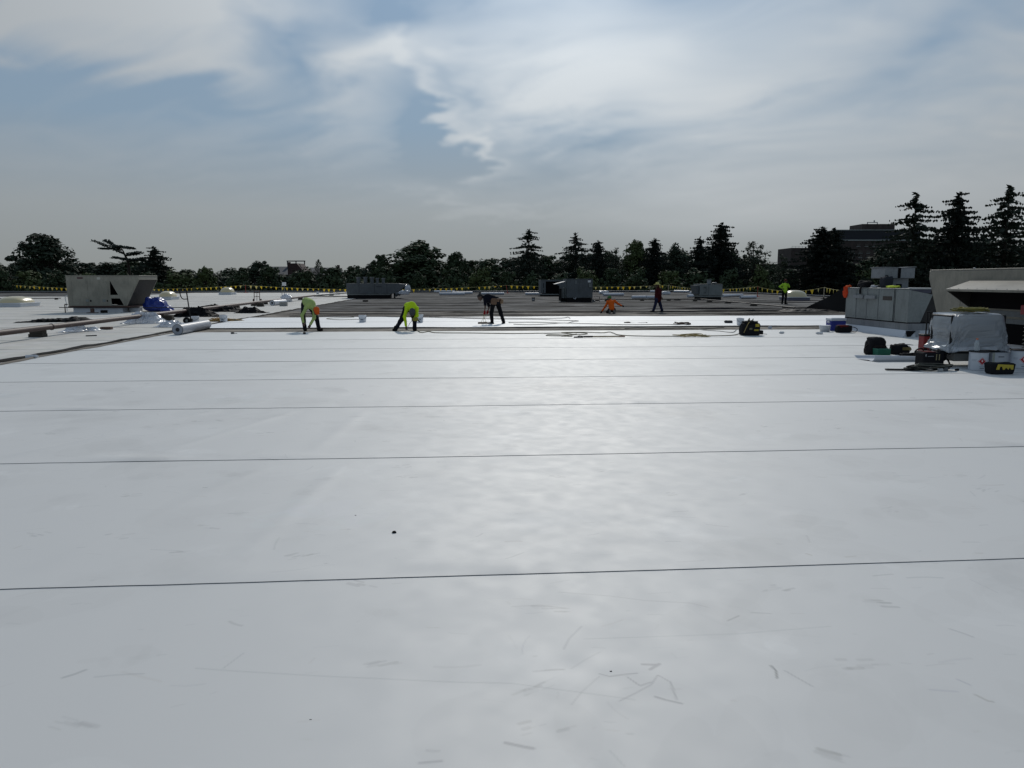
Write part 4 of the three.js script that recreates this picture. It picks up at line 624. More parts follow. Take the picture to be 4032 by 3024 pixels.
function hand(w, e, grip) {        // wrist, elbow; a palm and five fingers carrying on from the forearm, curled by grip
  const d = new THREE.Vector3(w[0] - e[0], w[1] - e[1], w[2] - e[2]).normalize(), n = new THREE.Vector3(0, 0, 1).addScaledVector(d, -d.z).normalize(), s = new THREE.Vector3().crossVectors(d, n), P = (a, b, c) => [w[0] + d.x * a + s.x * b + n.x * c, w[1] + d.y * a + s.y * b + n.y * c, w[2] + d.z * a + s.z * b + n.z * c];
  const S = [[P(0, 0, 0), P(.05, -.018, 0), .025, .022], [P(0, 0, 0), P(.075, .02, 0), .025, .02], [P(.05, -.02, 0), P(.08, -.008, 0), .022, .018]];
  [[-.03, .062], [-.01, .074], [.01, .07], [.03, .055]].forEach(([b, l]) => { const c = grip; S.push([P(.075, b, 0), P(.075 + l * .5, b, c * l * .35), .0095, .009], [P(.075 + l * .5, b, c * l * .35), P(.075 + l * (1 - c * .7), b, c * l * .9), .009, .0075]); });
  S.push([P(.02, -.024, .004), P(.05, -.046, .02), .012, .011], [P(.05, -.046, .02), P(.085, -.04, .034), .0105, .009]);
  return capsules(S, .006, .008);
}
const skinM = std(.16, .09, .062, .6), skinDark = std(.085, .045, .03, .6), hairM = std(.012, .009, .008, .7);
const cloth = (r, g, b, rough = .9) => phy(r, g, b, rough, { specularIntensity: .25 });
const navy = cloth(.011, .012, .02), blackCloth = cloth(.006, .006, .008), bootM = cloth(.012, .01, .008);
function headGeo(c, face, up) {      // skull with jaw, nose, ears; face and up are directions
  const F = new THREE.Vector3(...face).normalize(), U = new THREE.Vector3(...up); U.addScaledVector(F, -U.dot(F)).normalize(); const Rr = new THREE.Vector3().crossVectors(U, F), P = (r, u, f) => [c[0] + Rr.x * r + U.x * u + F.x * f, c[1] + Rr.y * r + U.y * u + F.y * f, c[2] + Rr.z * r + U.z * u + F.z * f];
  return { P, segs: [[P(0, .025, -.018), P(0, .03, .02), .09, .083], [P(0, -.06, .035), P(0, -.08, .055), .058, .045], [P(0, .0, .09), P(0, -.025, .108), .014, .017], [P(.085, -.005, -.01), P(.088, -.03, -.012), .016, .012], [P(-.085, -.005, -.01), P(-.088, -.03, -.012), .016, .012], [P(-.022, -.062, .088), P(.022, -.062, .088), .013, .013], [P(-.032, .014, .085), P(-.03, .014, .086), .018, .018], [P(.032, .014, .085), P(.03, .014, .086), .018, .018]], F, U, Rr };
}
function person(o) {
  const g = new THREE.Group(); g.name = numbered('person'); tag(g, o.label, 'person', null); const [x, z] = roofXZ(...o.st); g.position.set(x, o.y || 0, z); scene.add(g);
  const J = o.j, sk = o.skin || skinM, H = headGeo(J.head, o.face, o.up || [0, 1, 0]), sl = o.shortSleeve;
  const arm = s => [[J[s + 'sh'], J[s + 'el'], .052, .042], [J[s + 'el'], J[s + 'wr'], .042, .029]], leg = s => [[J[s + 'hip'], J[s + 'kn'], .088, .06], [J[s + 'kn'], J[s + 'an'], .056, .04]];
  const spine = [[J.pel, V3(J.pel, J.chest, .5), .125, .115], [V3(J.pel, J.chest, .5), J.chest, .118, .135], [J.chest, J.lsh, .11, .055], [J.chest, J.rsh, .11, .055], [J.chest, J.neck, .1, .052], [J.neck, H.P(0, -.05, -.02), .05, .05], [J.pel, J.lhip, .11, .095], [J.pel, J.rhip, .11, .095]];
  const foot = s => { const d = o.toe[s]; return [[add(J[s + 'an'], 0, -.03, 0), add(J[s + 'an'], d[0], -J[s + 'an'][1] + .035, d[1]), .042, .034]]; };
  const all = [...spine, ...H.segs, ...arm('l'), ...arm('r'), ...leg('l'), ...leg('r'), ...foot('l'), ...foot('r')].map(([a, b, r, s]) => [a, b, r - .012, s - .01]);
  for (const q of H.segs) all.push(q);
  const body = mesh('body', merge([capsules(all, .016, .03), ...(o.gloves ? [] : [hand(J.lwr, J.lel, o.grip ?? .5), hand(J.rwr, J.rel, o.grip ?? .5)])]), sk, g);
  const W = sl ? .45 : .93, shArm = s => sl ? [[J[s + 'sh'], V3(J[s + 'sh'], J[s + 'el'], .75), .066, .06]] : [[J[s + 'sh'], J[s + 'el'], .066, .054], [J[s + 'el'], V3(J[s + 'el'], J[s + 'wr'], W), .054, .04]];
  const hem = V3(J.pel, J.chest, o.hem ?? -.05);
  mesh('shirt', capsules([[hem, V3(J.pel, J.chest, .45), .15 * (o.fat || 1), .145 * (o.fat || 1)], [V3(J.pel, J.chest, .45), J.chest, .147 * (o.fat || 1), .155 * (o.fat || 1)], [J.chest, J.lsh, .125, .068], [J.chest, J.rsh, .125, .068], [J.chest, J.neck, .12, .062], [hem, V3(hem, J.lhip, .5), .14, .115], [hem, V3(hem, J.rhip, .5), .14, .115], ...shArm('l'), ...shArm('r')], .014, .04, .016, o.seed), o.shirt, g);
  const pl = s => [[J[s + 'hip'], J[s + 'kn'], .104, .078], [J[s + 'kn'], V3(J[s + 'kn'], J[s + 'an'], .97), .075, .068]];
  mesh('trousers', capsules([[J.pel, J.lhip, .13, .112], [J.pel, J.rhip, .13, .112], [J.lhip, J.rhip, .112, .112], ...pl('l'), ...pl('r')], .015, .035, .022, o.seed + 3), o.pants || navy, g);
  for (const s of ['l', 'r']) { const a = J[s + 'an'], d = o.toe[s], fy = -a[1] + .045; mesh('boot', capsules([[add(a, 0, .06, 0), add(a, 0, -.02, 0), .06, .058], [add(a, -d[0] * .25, fy, -d[1] * .25), add(a, d[0], fy, d[1]), .05, .044]], .012, .03), o.boots || bootM, g); }
  if (o.gloves) for (const s of ['l', 'r']) mesh('glove', merge([hand(J[s + 'wr'], J[s + 'el'], o.grip ?? .6), capsules([[V3(J[s + 'el'], J[s + 'wr'], .9), J[s + 'wr'], .036, .034]], .01, .02)]), o.gloves, g);
  const P = H.P;
  if (o.hat === 'cap' || o.hat === 'hood') {
    const c = mesh('cap', capsules([[P(0, .045, -.025), P(0, .05, .022), .1, .094], ...(o.hat === 'hood' ? [[P(0, 0, -.05), P(0, -.07, -.05), .095, .08]] : [])], .01, .02), o.hatMat, g);
    const br = new THREE.CylinderGeometry(.1, .1, .012, 20, 1, false, -Math.PI / 2, Math.PI); br.scale(.9, 1, 1.05); const M = new THREE.Matrix4().makeBasis(H.Rr, H.U, H.F); const dirn = o.brimBack ? -1 : 1; if (dirn < 0) br.rotateY(Math.PI); br.applyMatrix4(M); const q = P(0, .048, .068 * dirn); br.translate(...q); mesh('brim', br, o.hatMat, c);
  } else if (o.hat === 'straw') {
    const pts = [[.0, .15], [.07, .148], [.092, .12], [.1, .05], [.2, .03], [.215, .02], [.1, .04], [.09, .05]].map(p => new THREE.Vector2(...p)), L = new THREE.LatheGeometry(pts, 26), p = L.attributes.position; for (let i = 0; i < p.count; i++) { const x = p.getX(i), zz = p.getZ(i), r = Math.hypot(x, zz); if (r > .12) p.setY(i, p.getY(i) - .9 * Math.max(0, -zz - .05) * (r - .1) * 6 + .02 * Math.sin(zz * 9)); } L.computeVertexNormals(); L.applyMatrix4(new THREE.Matrix4().makeBasis(H.Rr, H.U, H.F)); L.translate(...P(0, .03, 0)); mesh('straw_hat', L, o.hatMat, g);
    mesh('neck_flap', capsules([[P(-.05, -.02, -.1), P(-.04, -.13, -.13), .035, .03], [P(.05, -.02, -.1), P(.04, -.13, -.13), .035, .03], [P(0, 0, -.1), P(0, -.14, -.14), .04, .03]], .012, .03), o.hatMat, g);
  } else { mesh('hair', capsules([[P(0, .045, -.035), P(0, .05, .0), .098, .092], [P(0, .0, -.06), P(0, -.05, -.06), .075, .05]], .01, .02), hairM, g); if (o.bun) mesh('hair_bun', capsules([[P(0, .12, -.09), P(0, .15, -.1), .045, .035]], .01, .02), hairM, g); }
  for (const q of [-.032, .032]) mesh('eye', at(new THREE.SphereGeometry(.011, 8, 6), ...P(q, .012, .098)), std(.02, .015, .012, .3), body);
  return { g, J };
}
// joints are set from the photo's figures: x to the right, y up, z towards the camera, in metres from the point between the feet
const scaleJ = (k, ox, oy) => (X, Y, z) => [(X - ox) * k, (oy - Y) * k, z];
{ const q = scaleJ(.00105, 640, 1445);
  person({ st: spot(1228, 1304), label: 'person in a pale lime long-sleeved top and orange cap, bent over the lap', seed: 1, face: [.25, -.85, .5], up: [.5, -.35, .75], hat: 'cap', hatMat: cloth(.62, .11, .02), skin: skinDark, shirt: cloth(.36, .46, .16), pants: navy, grip: .6, fat: 1.08,
    toe: { l: [.06, .1], r: [.12, .08] }, hem: .02,
    j: { pel: q(445, 500, -.22), chest: q(680, 560, .18), neck: q(800, 660, .3), head: q(905, 770, .4), lsh: q(560, 660, .24), rsh: q(800, 780, .16), lel: q(435, 900, .34), lwr: q(480, 1150, .4), rel: q(800, 1010, .3), rwr: q(690, 1210, .36), lhip: q(395, 590, -.16), lkn: q(370, 920, .02), lan: q(400, 1370, -.06), rhip: q(560, 600, -.2), rkn: q(800, 1010, -.02), ran: q(850, 1370, -.1) } });
}
{ const q = scaleJ(.00094, 900, 1440);
  const w = person({ st: spot(1618, 1304), label: 'person in a bright yellow-green top and grey cap, bent double with legs apart', seed: 2, face: [.05, -.75, .66], up: [0, -.66, -.75].map((v, i) => [0, .6, .8][i]), hat: 'cap', hatMat: cloth(.07, .075, .075), skin: skinDark, shirt: cloth(.50, .72, .02), pants: navy, grip: .5,
    toe: { l: [-.06, .08], r: [.05, .1] }, hem: .0,
    j: { pel: q(770, 560, -.35), chest: q(950, 520, .05), neck: q(1000, 600, .22), head: q(1012, 740, .32), lsh: q(790, 590, .12), rsh: q(1140, 600, .12), lel: q(715, 900, .22), lwr: q(765, 1250, .24), rel: q(1165, 860, .25), rwr: q(1070, 970, .36), lhip: q(700, 640, -.3), lkn: q(540, 1030, -.12), lan: q(330, 1365, -.05), rhip: q(880, 640, -.3), rkn: q(1045, 1060, 0), ran: q(1030, 1365, -.05) } });
  const tl = thing('seam_tool', 'small yellow and black hand tool held by the bright yellow-green person', 'tool', spot(1618, 1304), { flat: true }); const c = q(1130, 990, .42); mesh('body', lump(.2, .12, .1, .6, .04, 8).translate(c[0], c[1] - .05, c[2]), std(.22, .2, .02, .6), tl); mesh('nozzle', bar(add(c, .08, -.02, 0), add(c, .17, -.1, 0), .022, .015), rubber, tl); mesh('cord', tube([c, q(960, 1080, .4), q(880, 1200, .34), q(820, 1300, .3), [(-.04), .02, .3]], .008, 24), std(.3, .3, .3, .6), tl);
}
{ const q = scaleJ(.0011, 1000, 1450);
  const w = person({ st: spot(1947, 1277), label: 'person in black with a leather tool belt, bent to the left holding a rope', seed: 3, face: [-.75, -.6, .25], up: [-.5, .8, 0], hat: null, bun: true, skin: skinDark, shirt: cloth(.006, .007, .013), pants: blackCloth, gloves: cloth(.26, .012, .016), shortSleeve: true, grip: .9,
    toe: { l: [-.15, .02], r: [-.04, .06] }, hem: 0, fat: 1.12,
    j: { pel: q(1060, 600, 0), chest: q(760, 500, .02), neck: q(600, 480, .02), head: q(490, 480, .02), lsh: q(670, 560, .16), rsh: q(760, 580, -.14), lel: q(675, 800, .2), lwr: q(652, 985, .2), rel: q(800, 850, -.16), rwr: q(755, 985, -.1), lhip: q(960, 680, .09), lkn: q(890, 1050, .1), lan: q(912, 1360, .08), rhip: q(1120, 680, -.09), rkn: q(1225, 1040, -.08), ran: q(1330, 1370, -.08) } });
  const tan = std(.13, .075, .045, .8), b = thing('tool_belt', 'brown leather tool belt with pouches round the waist of the person in black', 'tool belt', spot(1947, 1277), { flat: true });
  mesh('belt', at(new THREE.TorusGeometry(.185, .028, 8, 24), ...q(1085, 600, 0), Math.PI / 2 - .3, .3, .4), tan, b); mesh('pouch', lump(.23, .25, .1, .5, .03, 12).translate(...q(985, 735, .18)), tan, b); mesh('pouch', lump(.14, .13, .12, .5, .03, 14).translate(...q(1120, 640, .17)), tan, b); mesh('pouch', lump(.13, .19, .2, .5, .03, 13).translate(...q(1265, 710, .0)), std(.2, .13, .08, .8), b);
  const br = thing('push_broom_head', 'brown block pulled on a rope sling beside the person in black', 'broom', spot(1901, 1277), { flat: true }); const k = .00109; mesh('block', lump(.38, .09, .16, .3, .03, 21), std(.13, .085, .05, .9), br);
  mesh('rope', tube([[-.08, .08, 0], [.02, .24, 0], [.03, .4, .05], [.085, .47, .08]], .007, 20), std(.28, .24, .1, .8), br); mesh('rope', tube([[.02, .08, 0], [.04, .2, 0], [.1, .33, .04], [.1, .46, .08]], .007, 20), std(.28, .24, .1, .8), br); mesh('rope', tube([[.08, .09, 0], [.12, .14, 0], [.06, .25, 0], [.03, .42, .06]], .007, 20), std(.28, .24, .1, .8), br);
}
{ const q = scaleJ(.00208, 570, 1003);
  person({ st: spot(2408, 1234), label: 'person in an orange top and green cap, kneeling with arms spread', seed: 4, face: [-.35, -.35, -.85], up: [-.1, .9, -.3], hat: 'cap', hatMat: cloth(.05, .16, .05), shirt: cloth(.66, .12, .015), pants: blackCloth, gloves: blackCloth, grip: .3,
    toe: { l: [-.02, .1], r: [.02, .1] }, boots: std(.12, .115, .1, .8), hem: .05,
    j: { pel: q(570, 890, 0), chest: q(560, 740, -.1), neck: q(550, 670, -.16), head: q(525, 625, -.24), lsh: q(475, 705, -.08), rsh: q(645, 690, -.1), lel: q(415, 830, -.12), lwr: q(335, 950, -.2), rel: q(745, 760, -.16), rwr: q(845, 810, -.22), lhip: q(530, 910, -.02), lkn: q(490, 975, -.42), lan: q(520, 960, .08), rhip: q(615, 910, -.02), rkn: q(660, 975, -.42), ran: q(625, 960, .08) } });
}
{ const q = scaleJ(.00216, 1760, 968);
  person({ st: spot(2588, 1229), label: 'person in a maroon top, jeans and straw hat walking to the left', seed: 5, face: [-1, -.1, .1], hat: 'straw', hatMat: cloth(.52, .47, .16), skin: skinDark, shirt: cloth(.05, .007, .01), pants: cloth(.016, .02, .05), grip: .5, fat: 1.25,
    toe: { l: [-.15, .02], r: [-.12, .04] }, hem: -.15,
    j: { pel: q(1765, 610, 0), chest: q(1775, 430, 0), neck: q(1770, 345, 0), head: q(1748, 290, 0), lsh: q(1745, 390, .17), rsh: q(1800, 390, -.17), lel: q(1780, 510, .22), lwr: q(1835, 590, .18), rel: q(1855, 510, -.2), rwr: q(1850, 610, -.05), lhip: q(1730, 645, .08), lkn: q(1690, 800, .1), lan: q(1652, 930, .08), rhip: q(1795, 645, -.08), rkn: q(1850, 800, -.08), ran: q(1893, 930, -.08) } });
}
{ const q = scaleJ(.00272, 568, 775);
  const w = person({ st: spot(3087, 1198), label: 'person in a lime top standing with one hand on the hip and a phone raised', seed: 6, face: [.15, 0, .98], hat: 'cap', hatMat: cloth(.09, .022, .018), skin: skinDark, shirt: cloth(.40, .66, .05), pants: blackCloth, grip: .6,
    toe: { l: [-.05, .14], r: [.08, .13] }, hem: -.1, fat: 1.1,
    j: { pel: q(570, 410, 0), chest: q(575, 275, 0), neck: q(580, 205, 0), head: q(580, 150, .02), lsh: q(515, 235, 0), rsh: q(642, 238, 0), lel: q(425, 300, -.05), lwr: q(495, 350, .06), rel: q(680, 305, .06), rwr: q(628, 215, .14), lhip: q(535, 430, 0), lkn: q(525, 590, .02), lan: q(515, 745, 0), rhip: q(605, 430, 0), rkn: q(605, 590, .02), ran: q(605, 745, 0) } });
  const ph = mesh(numbered('phone'), bx(.075, .15, .012, 0, 0, 0, .004), blackPaint); tag(ph, 'black phone held up by the standing lime-shirted person', 'phone'); const [x, z] = roofXZ(...spot(3087, 1198)), c = q(612, 190, .2); ph.position.set(x + c[0], c[1], z + c[2]); ph.rotation.z = -.3; scene.add(ph);
}
console.log('people done');
/* ---------------------------------------------------------------- things lying about on the roof */
const mpp = (px, py) => { const v = py - 1512, k = EYE / (v * Math.cos(PR) + FPX * Math.sin(PR)); return k; };       // metres per photo pixel at a roof point
const bucketPlastic = std(.62, .64, .67, .5), orangeRope = std(.42, .24, .06, .8), tanRope = std(.33, .25, .1, .85), darkCord = std(.03, .03, .028, .6), oliveCord = std(.12, .11, .06, .7);
function labelMat(kind) {
  return textPlate(1, 1, (x, w, h) => {
    x.fillStyle = '#c4c9cf'; x.fillRect(0, 0, w, h);
    if (kind === 'hazard') { x.save(); x.translate(w * .66, h * .45); x.rotate(Math.PI / 4); x.fillStyle = '#a91d22'; x.fillRect(-w * .17, -w * .17, w * .34, w * .34); x.strokeStyle = '#e5dcdc'; x.lineWidth = 5; x.strokeRect(-w * .145, -w * .145, w * .29, w * .29); x.restore(); x.fillStyle = '#f0e6e6'; x.beginPath(); x.moveTo(w * .66, h * .34); x.quadraticCurveTo(w * .74, h * .44, w * .66, h * .5); x.quadraticCurveTo(w * .58, h * .44, w * .66, h * .34); x.fill(); x.fillStyle = '#8b9096'; x.fillRect(w * .08, h * .35, w * .3, 4); x.fillRect(w * .08, h * .4, w * .26, 3); x.fillRect(w * .08, h * .44, w * .28, 3); x.fillStyle = '#3a4048'; x.fillRect(w * .55, h * .85, w * .25, 9); x.fillStyle = '#8b9096'; x.fillRect(w * .5, h * .74, w * .36, 3); x.fillRect(w * .5, h * .78, w * .3, 3); }
    else { x.fillStyle = '#7b8288'; x.fillRect(w * .25, h * .3, w * .5, h * .34); x.fillStyle = '#9aa1a8'; x.fillRect(w * .32, h * .36, w * .16, h * .22); }
  });
}
const labelPlain = labelMat('plain'), labelHazard = labelMat('hazard');
function bucket(px, py, wpx, hpx, label, o = {}) {
  const st = spot(px, py), k = mpp(px, py), r = wpx * k / 2, h = hpx * k, g = thing('bucket', label, 'bucket', st, { group: 'white plastic buckets', turn: o.turn || 0 });
  const flip = o.flip ? -1 : 1, rb = flip > 0 ? r * .86 : r, rt = flip > 0 ? r : r * .8;
  mesh('pail', [new THREE.LatheGeometry([[0, .004], [rb, .004], [rt * .985, h * .84], [rt, h * .85], [rt, h * .97], [rt * .96, h], [rt * .92, h * .98], [rb * .9, .02]].map(p => new THREE.Vector2(...p)), 26)], o.mat || bucketPlastic, g);
  if (o.lid) mesh('lid', cyl(rt * 1.03, rt * 1.03, h * .05, 0, h, 0, 26), o.lid, g);
  if (o.label !== false && flip > 0) { const L = new THREE.CylinderGeometry((rb + rt) / 2 + .004, (rb + rt) / 2 * .985, h * .42, 20, 1, true, -.75, 1.3); mesh('label', L.translate(0, h * .45, 0), labelPlain, g); }
  mesh('handle', tube([[-rt, h * .88, 0], [-rt * .8, h * .6, rt * .62], [0, h * .42, rt * 1.04], [rt * .8, h * .6, rt * .62], [rt, h * .88, 0]], .006, 24), galv, g);
  return g;
}
bucket(881, 1270, 30, 30, 'white labelled bucket in front of the tangled orange rope'); bucket(770, 1272, 30, 27, 'white bucket beside the wheel of the black push cart', { label: false }); bucket(1428, 1271, 30, 30, 'white labelled bucket between the two lime-shirted people');
bucket(1655, 1272, 25, 34, 'white bucket behind the grey-capped person'); bucket(2914, 1282, 29, 30, 'white bucket behind the black bag with yellow patches', { label: false }); bucket(1251, 1159, 11, 10, 'tiny far white bucket near the far parapet', { label: false }); bucket(1140, 1188, 22, 18, 'upturned white bucket beside the wrapped roll', { flip: true, label: false }); bucket(2100, 1186, 13, 15, 'small dark can with a pale label on the dark roof', { mat: blackPaint });
// membrane rolls
const rollW = phy(.5, .52, .56, .45), rollCore = std(.02, .02, .022, .7);
function roll(px0, py0, px1, py1, r, label, o = {}) {     // ends on the roof
  const a = spot(px0, py0), b = spot(px1, py1), g = thing('membrane_roll', label, 'roll', a, { group: o.group || 'white membrane rolls on the dark roof' }), d = [b[0] - a[0], -(b[1] - a[1])], L = Math.hypot(...d), an = Math.atan2(-d[1], d[0]);
  const prof = [[r * .4, 0], [r * .97, 0], [r, .01], [r, L - .01], [r * .97, L], [r * .4, L], [r * .4, 0]].map(p => new THREE.Vector2(...p)); let G = new THREE.LatheGeometry(prof, 24); const p = G.attributes.position; for (let i = 0; i < p.count; i++) { const y = p.getY(i), s = 1 + (noise2(y * 2, i * .01, px0) - .5) * .04; p.setX(i, p.getX(i) * s); } G.rotateZ(-Math.PI / 2); G.rotateY(an); G.translate(0, r + .01, 0); G = prep(G); G.computeVertexNormals(); mesh('roll', G, o.mat || rollW, g);
  const c = new THREE.CylinderGeometry(r * .42, r * .42, L * .98, 16); c.rotateZ(-Math.PI / 2); c.rotateY(an); c.translate(d[0] / 2, r + .01, d[1] / 2); mesh('core', c, rollCore, g);
  if (o.edge) { const e = new THREE.TorusGeometry(r * .985, .012, 6, 28); e.rotateY(Math.PI / 2); e.rotateY(an); e.translate(d[0] * .004, r + .01, d[1] * .004); mesh('outer_wrap', e, rollCore, g); }
  return g;
}
roll(700, 1320, 815, 1296, .165, 'grey membrane roll lying across the edge of the exposed band', { edge: true, group: 'grey membrane rolls', mat: phy(.27, .29, .33, .42) });
roll(1072, 1204, 1122, 1200, .19, 'white roll with a black end behind the first lime-shirted person', { group: 'grey membrane rolls', edge: true });
const FR = [[1730, 1163, 1830, 1163, 'longest front roll left of the person in black'], [1710, 1153, 1790, 1153, 'far roll, leftmost behind the person in black'], [1782, 1159, 1860, 1158.5, 'roll just left of the person in black'], [1895, 1162, 1985, 1162, 'roll right behind the back of the person in black'], [2068, 1163, 2130, 1163, 'roll left of the unit with the open black side'], [2375, 1166, 2454, 1165, 'roll behind the kneeling person'], [2488, 1177, 2545, 1176.5, 'left of two end-to-end rolls beside the walking person'], [2546, 1177, 2585, 1176.5, 'right of two end-to-end rolls beside the walking person'], [2595, 1159, 2629, 1158, 'roll behind the walking person'], [2708, 1171.5, 2758, 1170, 'roll left of the one-stack unit'], [2845, 1171, 2922, 1167, 'long roll right of the one-stack unit'], [2915, 1177, 2976, 1176, 'roll with visible end left of the red post'], [2560, 1152, 2580, 1152, 'short roll at the far edge left of the walking person'], [2655, 1152, 2712, 1153, 'roll at the far edge right of the walking person']];
for (const [a, b, c, d, l] of FR) roll(a, b, c, d, (b > 1170 ? .15 : .17), 'white ' + l);
for (const [px, py, w, l] of [[2377, 1158, 38, 'plump white wrapped bundle behind the kneeling person'], [2622, 1161, 34, 'white wrapped bundle behind the shoulder of the walking person'], [2735, 1162, 36, 'white wrapped bundle left of the one-stack unit, on the far side']]) solo('wrapped_bundle', lump(w * mpp(px, py), .42, .6, .5, .05, px), rollW, l, 'bundle', spot(px, py), { group: 'wrapped white bundles' });
// tarpaulins
// sheets crumpled into flat facets
function facets(g) { g = g.index ? g.toNonIndexed() : g; g.deleteAttribute('normal'); g.computeVertexNormals(); return g; }
function crumple(w, d, h, seed, o = {}) {
  const nx = o.nx || 16, nz = o.nz || 10, R = rng(seed), g = new THREE.PlaneGeometry(w, d, nx, nz); g.rotateX(-Math.PI / 2); const p = g.attributes.position;
  for (let i = 0; i < p.count; i++) { const x = p.getX(i), z = p.getZ(i), u = x / w + .5, v = z / d + .5, e = sm(clamp(Math.min(u, 1 - u) * 3)) * sm(clamp(Math.min(v, 1 - v) * 2.6)), pr = o.profile ? o.profile(u, v) : 1; const big = 1 - Math.abs(2 * noise2(x * (o.f || 2.2) + seed, z * (o.f || 2.2) * 1.4, seed) - 1); p.setXYZ(i, x + (R() - .5) * w / nx * 1.1, .012 + e * h * pr * (.2 + .75 * big + .35 * R()) + (1 - e) * R() * h * .12, z + (R() - .5) * d / nz * 1.1 + (1 - sm(clamp(Math.min(v, 1 - v) * 4))) * (noise2(x * 2, 3, seed) - .5) * d * .3); }
  return facets(g);
}
const clearPlastic = phy(.7, .73, .78, .26, { transmission: .55, thickness: 0, side: THREE.DoubleSide, clearcoat: .6, clearcoatRoughness: .25 }), blueTarp = phy(.022, .045, .26, .32, { side: THREE.DoubleSide });
const blackSheet = phy(.004, .004, .005, .7, { specularIntensity: .3, side: THREE.DoubleSide });
solo('tarpaulin', facets(lump(1.35, .8, 1.3, .7, .05, 5, { n: 22, m: 14, taper: .3 })), blueTarp, 'crumpled blue tarpaulin heaped at the right end of the beige unit', 'tarpaulin', [-17.0, 43.3]);
solo('tarpaulin', facets(lump(.8, .34, .9, .7, .05, 9, { n: 16, m: 10, taper: .4 })), blueTarp, 'low trailing corner of the blue tarpaulin', 'tarpaulin', [-16.1, 42.6]);
{ const st = spot(215, 1270); solo('membrane_scrap', crumple(3.1, 1.1, .24, 41, { nx: 30, nz: 9, f: 1.4, profile: u => .3 + .7 * sm(clamp(u * 2)) }), blackSheet, 'long black crumpled membrane strip behind the red-brown pipe at the left', 'tarpaulin', [st[0], st[1] + .4], { turn: 10 }); }
{ const st = spot(750, 1250); solo('membrane_scrap', crumple(2.5, 1.8, .46, 43, { nx: 26, nz: 15, f: 1.2, profile: u => .35 + .65 * Math.sin(Math.PI * clamp(u * 1.1)) }), blackSheet, 'black crumpled tarpaulin thrown over the red-brown pipe by the push cart', 'tarpaulin', [st[0], st[1] + .8], { turn: 8 }); }
{ const st = spot(890, 1228); solo('membrane_scrap', crumple(3.6, 1.6, .46, 47, { nx: 34, nz: 14, f: 1.2, profile: u => 1.05 - .7 * u }), blackSheet, 'black crumpled tarpaulin right of the push cart, tapering to the right', 'tarpaulin', [st[0] - .4, st[1] + .4], { turn: 4 }); }
{ const st = spot(985, 1234); solo('membrane_scrap', crumple(1.7, .9, .3, 49, { nx: 18, nz: 9 }), blackSheet, 'small black membrane heap at the edge of the dark roof', 'tarpaulin', [st[0], st[1] + .3]); }
function plasticHeap(px, py, w, d, h, seed, label, turn = 0) { const st = spot(px, py); return solo('plastic_sheet', crumple(w, d, h, seed, { nx: Math.round(w * 20), nz: 12, f: 3.2 }), clearPlastic, label, 'plastic sheet', [st[0], st[1] + d * .4], { turn, group: 'crumpled clear plastic sheets' }); }
plasticHeap(275, 1310, .75, .9, .27, 61, 'crumpled clear plastic with a peaked left top in front of the red-brown pipe'); plasticHeap(345, 1306, .48, .7, .2, 63, 'small crumpled clear plastic right of the larger heap by the pipe'); plasticHeap(555, 1276, 1.7, 1.2, .4, 65, 'big clear plastic sheet draped over the red-brown pipe', 6); plasticHeap(670, 1290, 1.3, .9, .22, 67, 'flat crumpled clear plastic left of the grey roll', 4);
// the black membrane held up against the grey unit
{ const nx = 40, ny = 18, P = [], I = [], A = spot(3187, 1219), B = spot(3356, 1233), g = new THREE.BufferGeometry(), o = roofXZ(...A);
  for (let j = 0; j <= ny; j++) for (let i = 0; i <= nx; i++) { const u = i / nx, v = j / ny, s = mix(A[0], B[0], u) + Math.sin(u * 11 + v * 2) * .03 * v, t = mix(A[1], B[1], u) + v * .7 + Math.sin(u * 9 + v * 4) * .05, yT = .04 + 1.42 * Math.pow(u, .95) - .1 * Math.sin(Math.PI * u), [x, z] = roofXZ(s, t); P.push(x - o[0], .02 + yT * v, z - o[1]); }
  for (let j = 0; j < ny; j++) for (let i = 0; i < nx; i++) { const a = j * (nx + 1) + i; I.push(a, a + 1, a + nx + 2, a, a + nx + 2, a + nx + 1); }
  g.setAttribute('position', new THREE.Float32BufferAttribute(P, 3)); g.setIndex(I); g.computeVertexNormals(); solo('black_membrane', g, blackSheet, 'black membrane sheet lifted from the dark roof up to the grey unit', 'membrane', A, { flat: true });
  const st2 = spot(3190, 1228); solo('membrane_scrap', thrown(3.2, 1.6, .16, 71, { fx: .8, fz: 2 }), blackSheet, 'low folds of black membrane in front of the lifted sheet', 'membrane', [st2[0] - .2, st2[1] + .2], { turn: -4 });
}
// cables and ropes that lie on the roof
function cable(label, pts, r, mat, o = {}) { const st = pts.map(p => spot(...p)), a = st[0], R = rng(pts[0][0] | 0); const P = st.map(([s, t], i) => [s - a[0], r + .012 + (o.hump ? R() * o.hump : 0) + (t > 25.5 && t < 27.2 ? -.005 : t > 27.2 ? .03 : 0), -(t - a[1])]); return solo(o.name || 'cable', tube(P, r, pts.length * 8, 6), mat, label, o.cat || 'cable', a, { group: o.group }); }
cable('thin cord looped on the white strip left of the labelled bucket', [[1440, 1264], [1400, 1262], [1340, 1264], [1289, 1260], [1300, 1257], [1360, 1255], [1393, 1253], [1380, 1251]], .011, oliveCord); cable('cord along the rear edge of the white strip behind the grey-capped person', [[1140, 1250], [1250, 1251], [1420, 1250.5], [1560, 1252], [1700, 1254], [1840, 1256], [1960, 1257], [2120, 1258], [2215, 1257], [2235, 1253], [2245, 1258]], .014, darkCord);
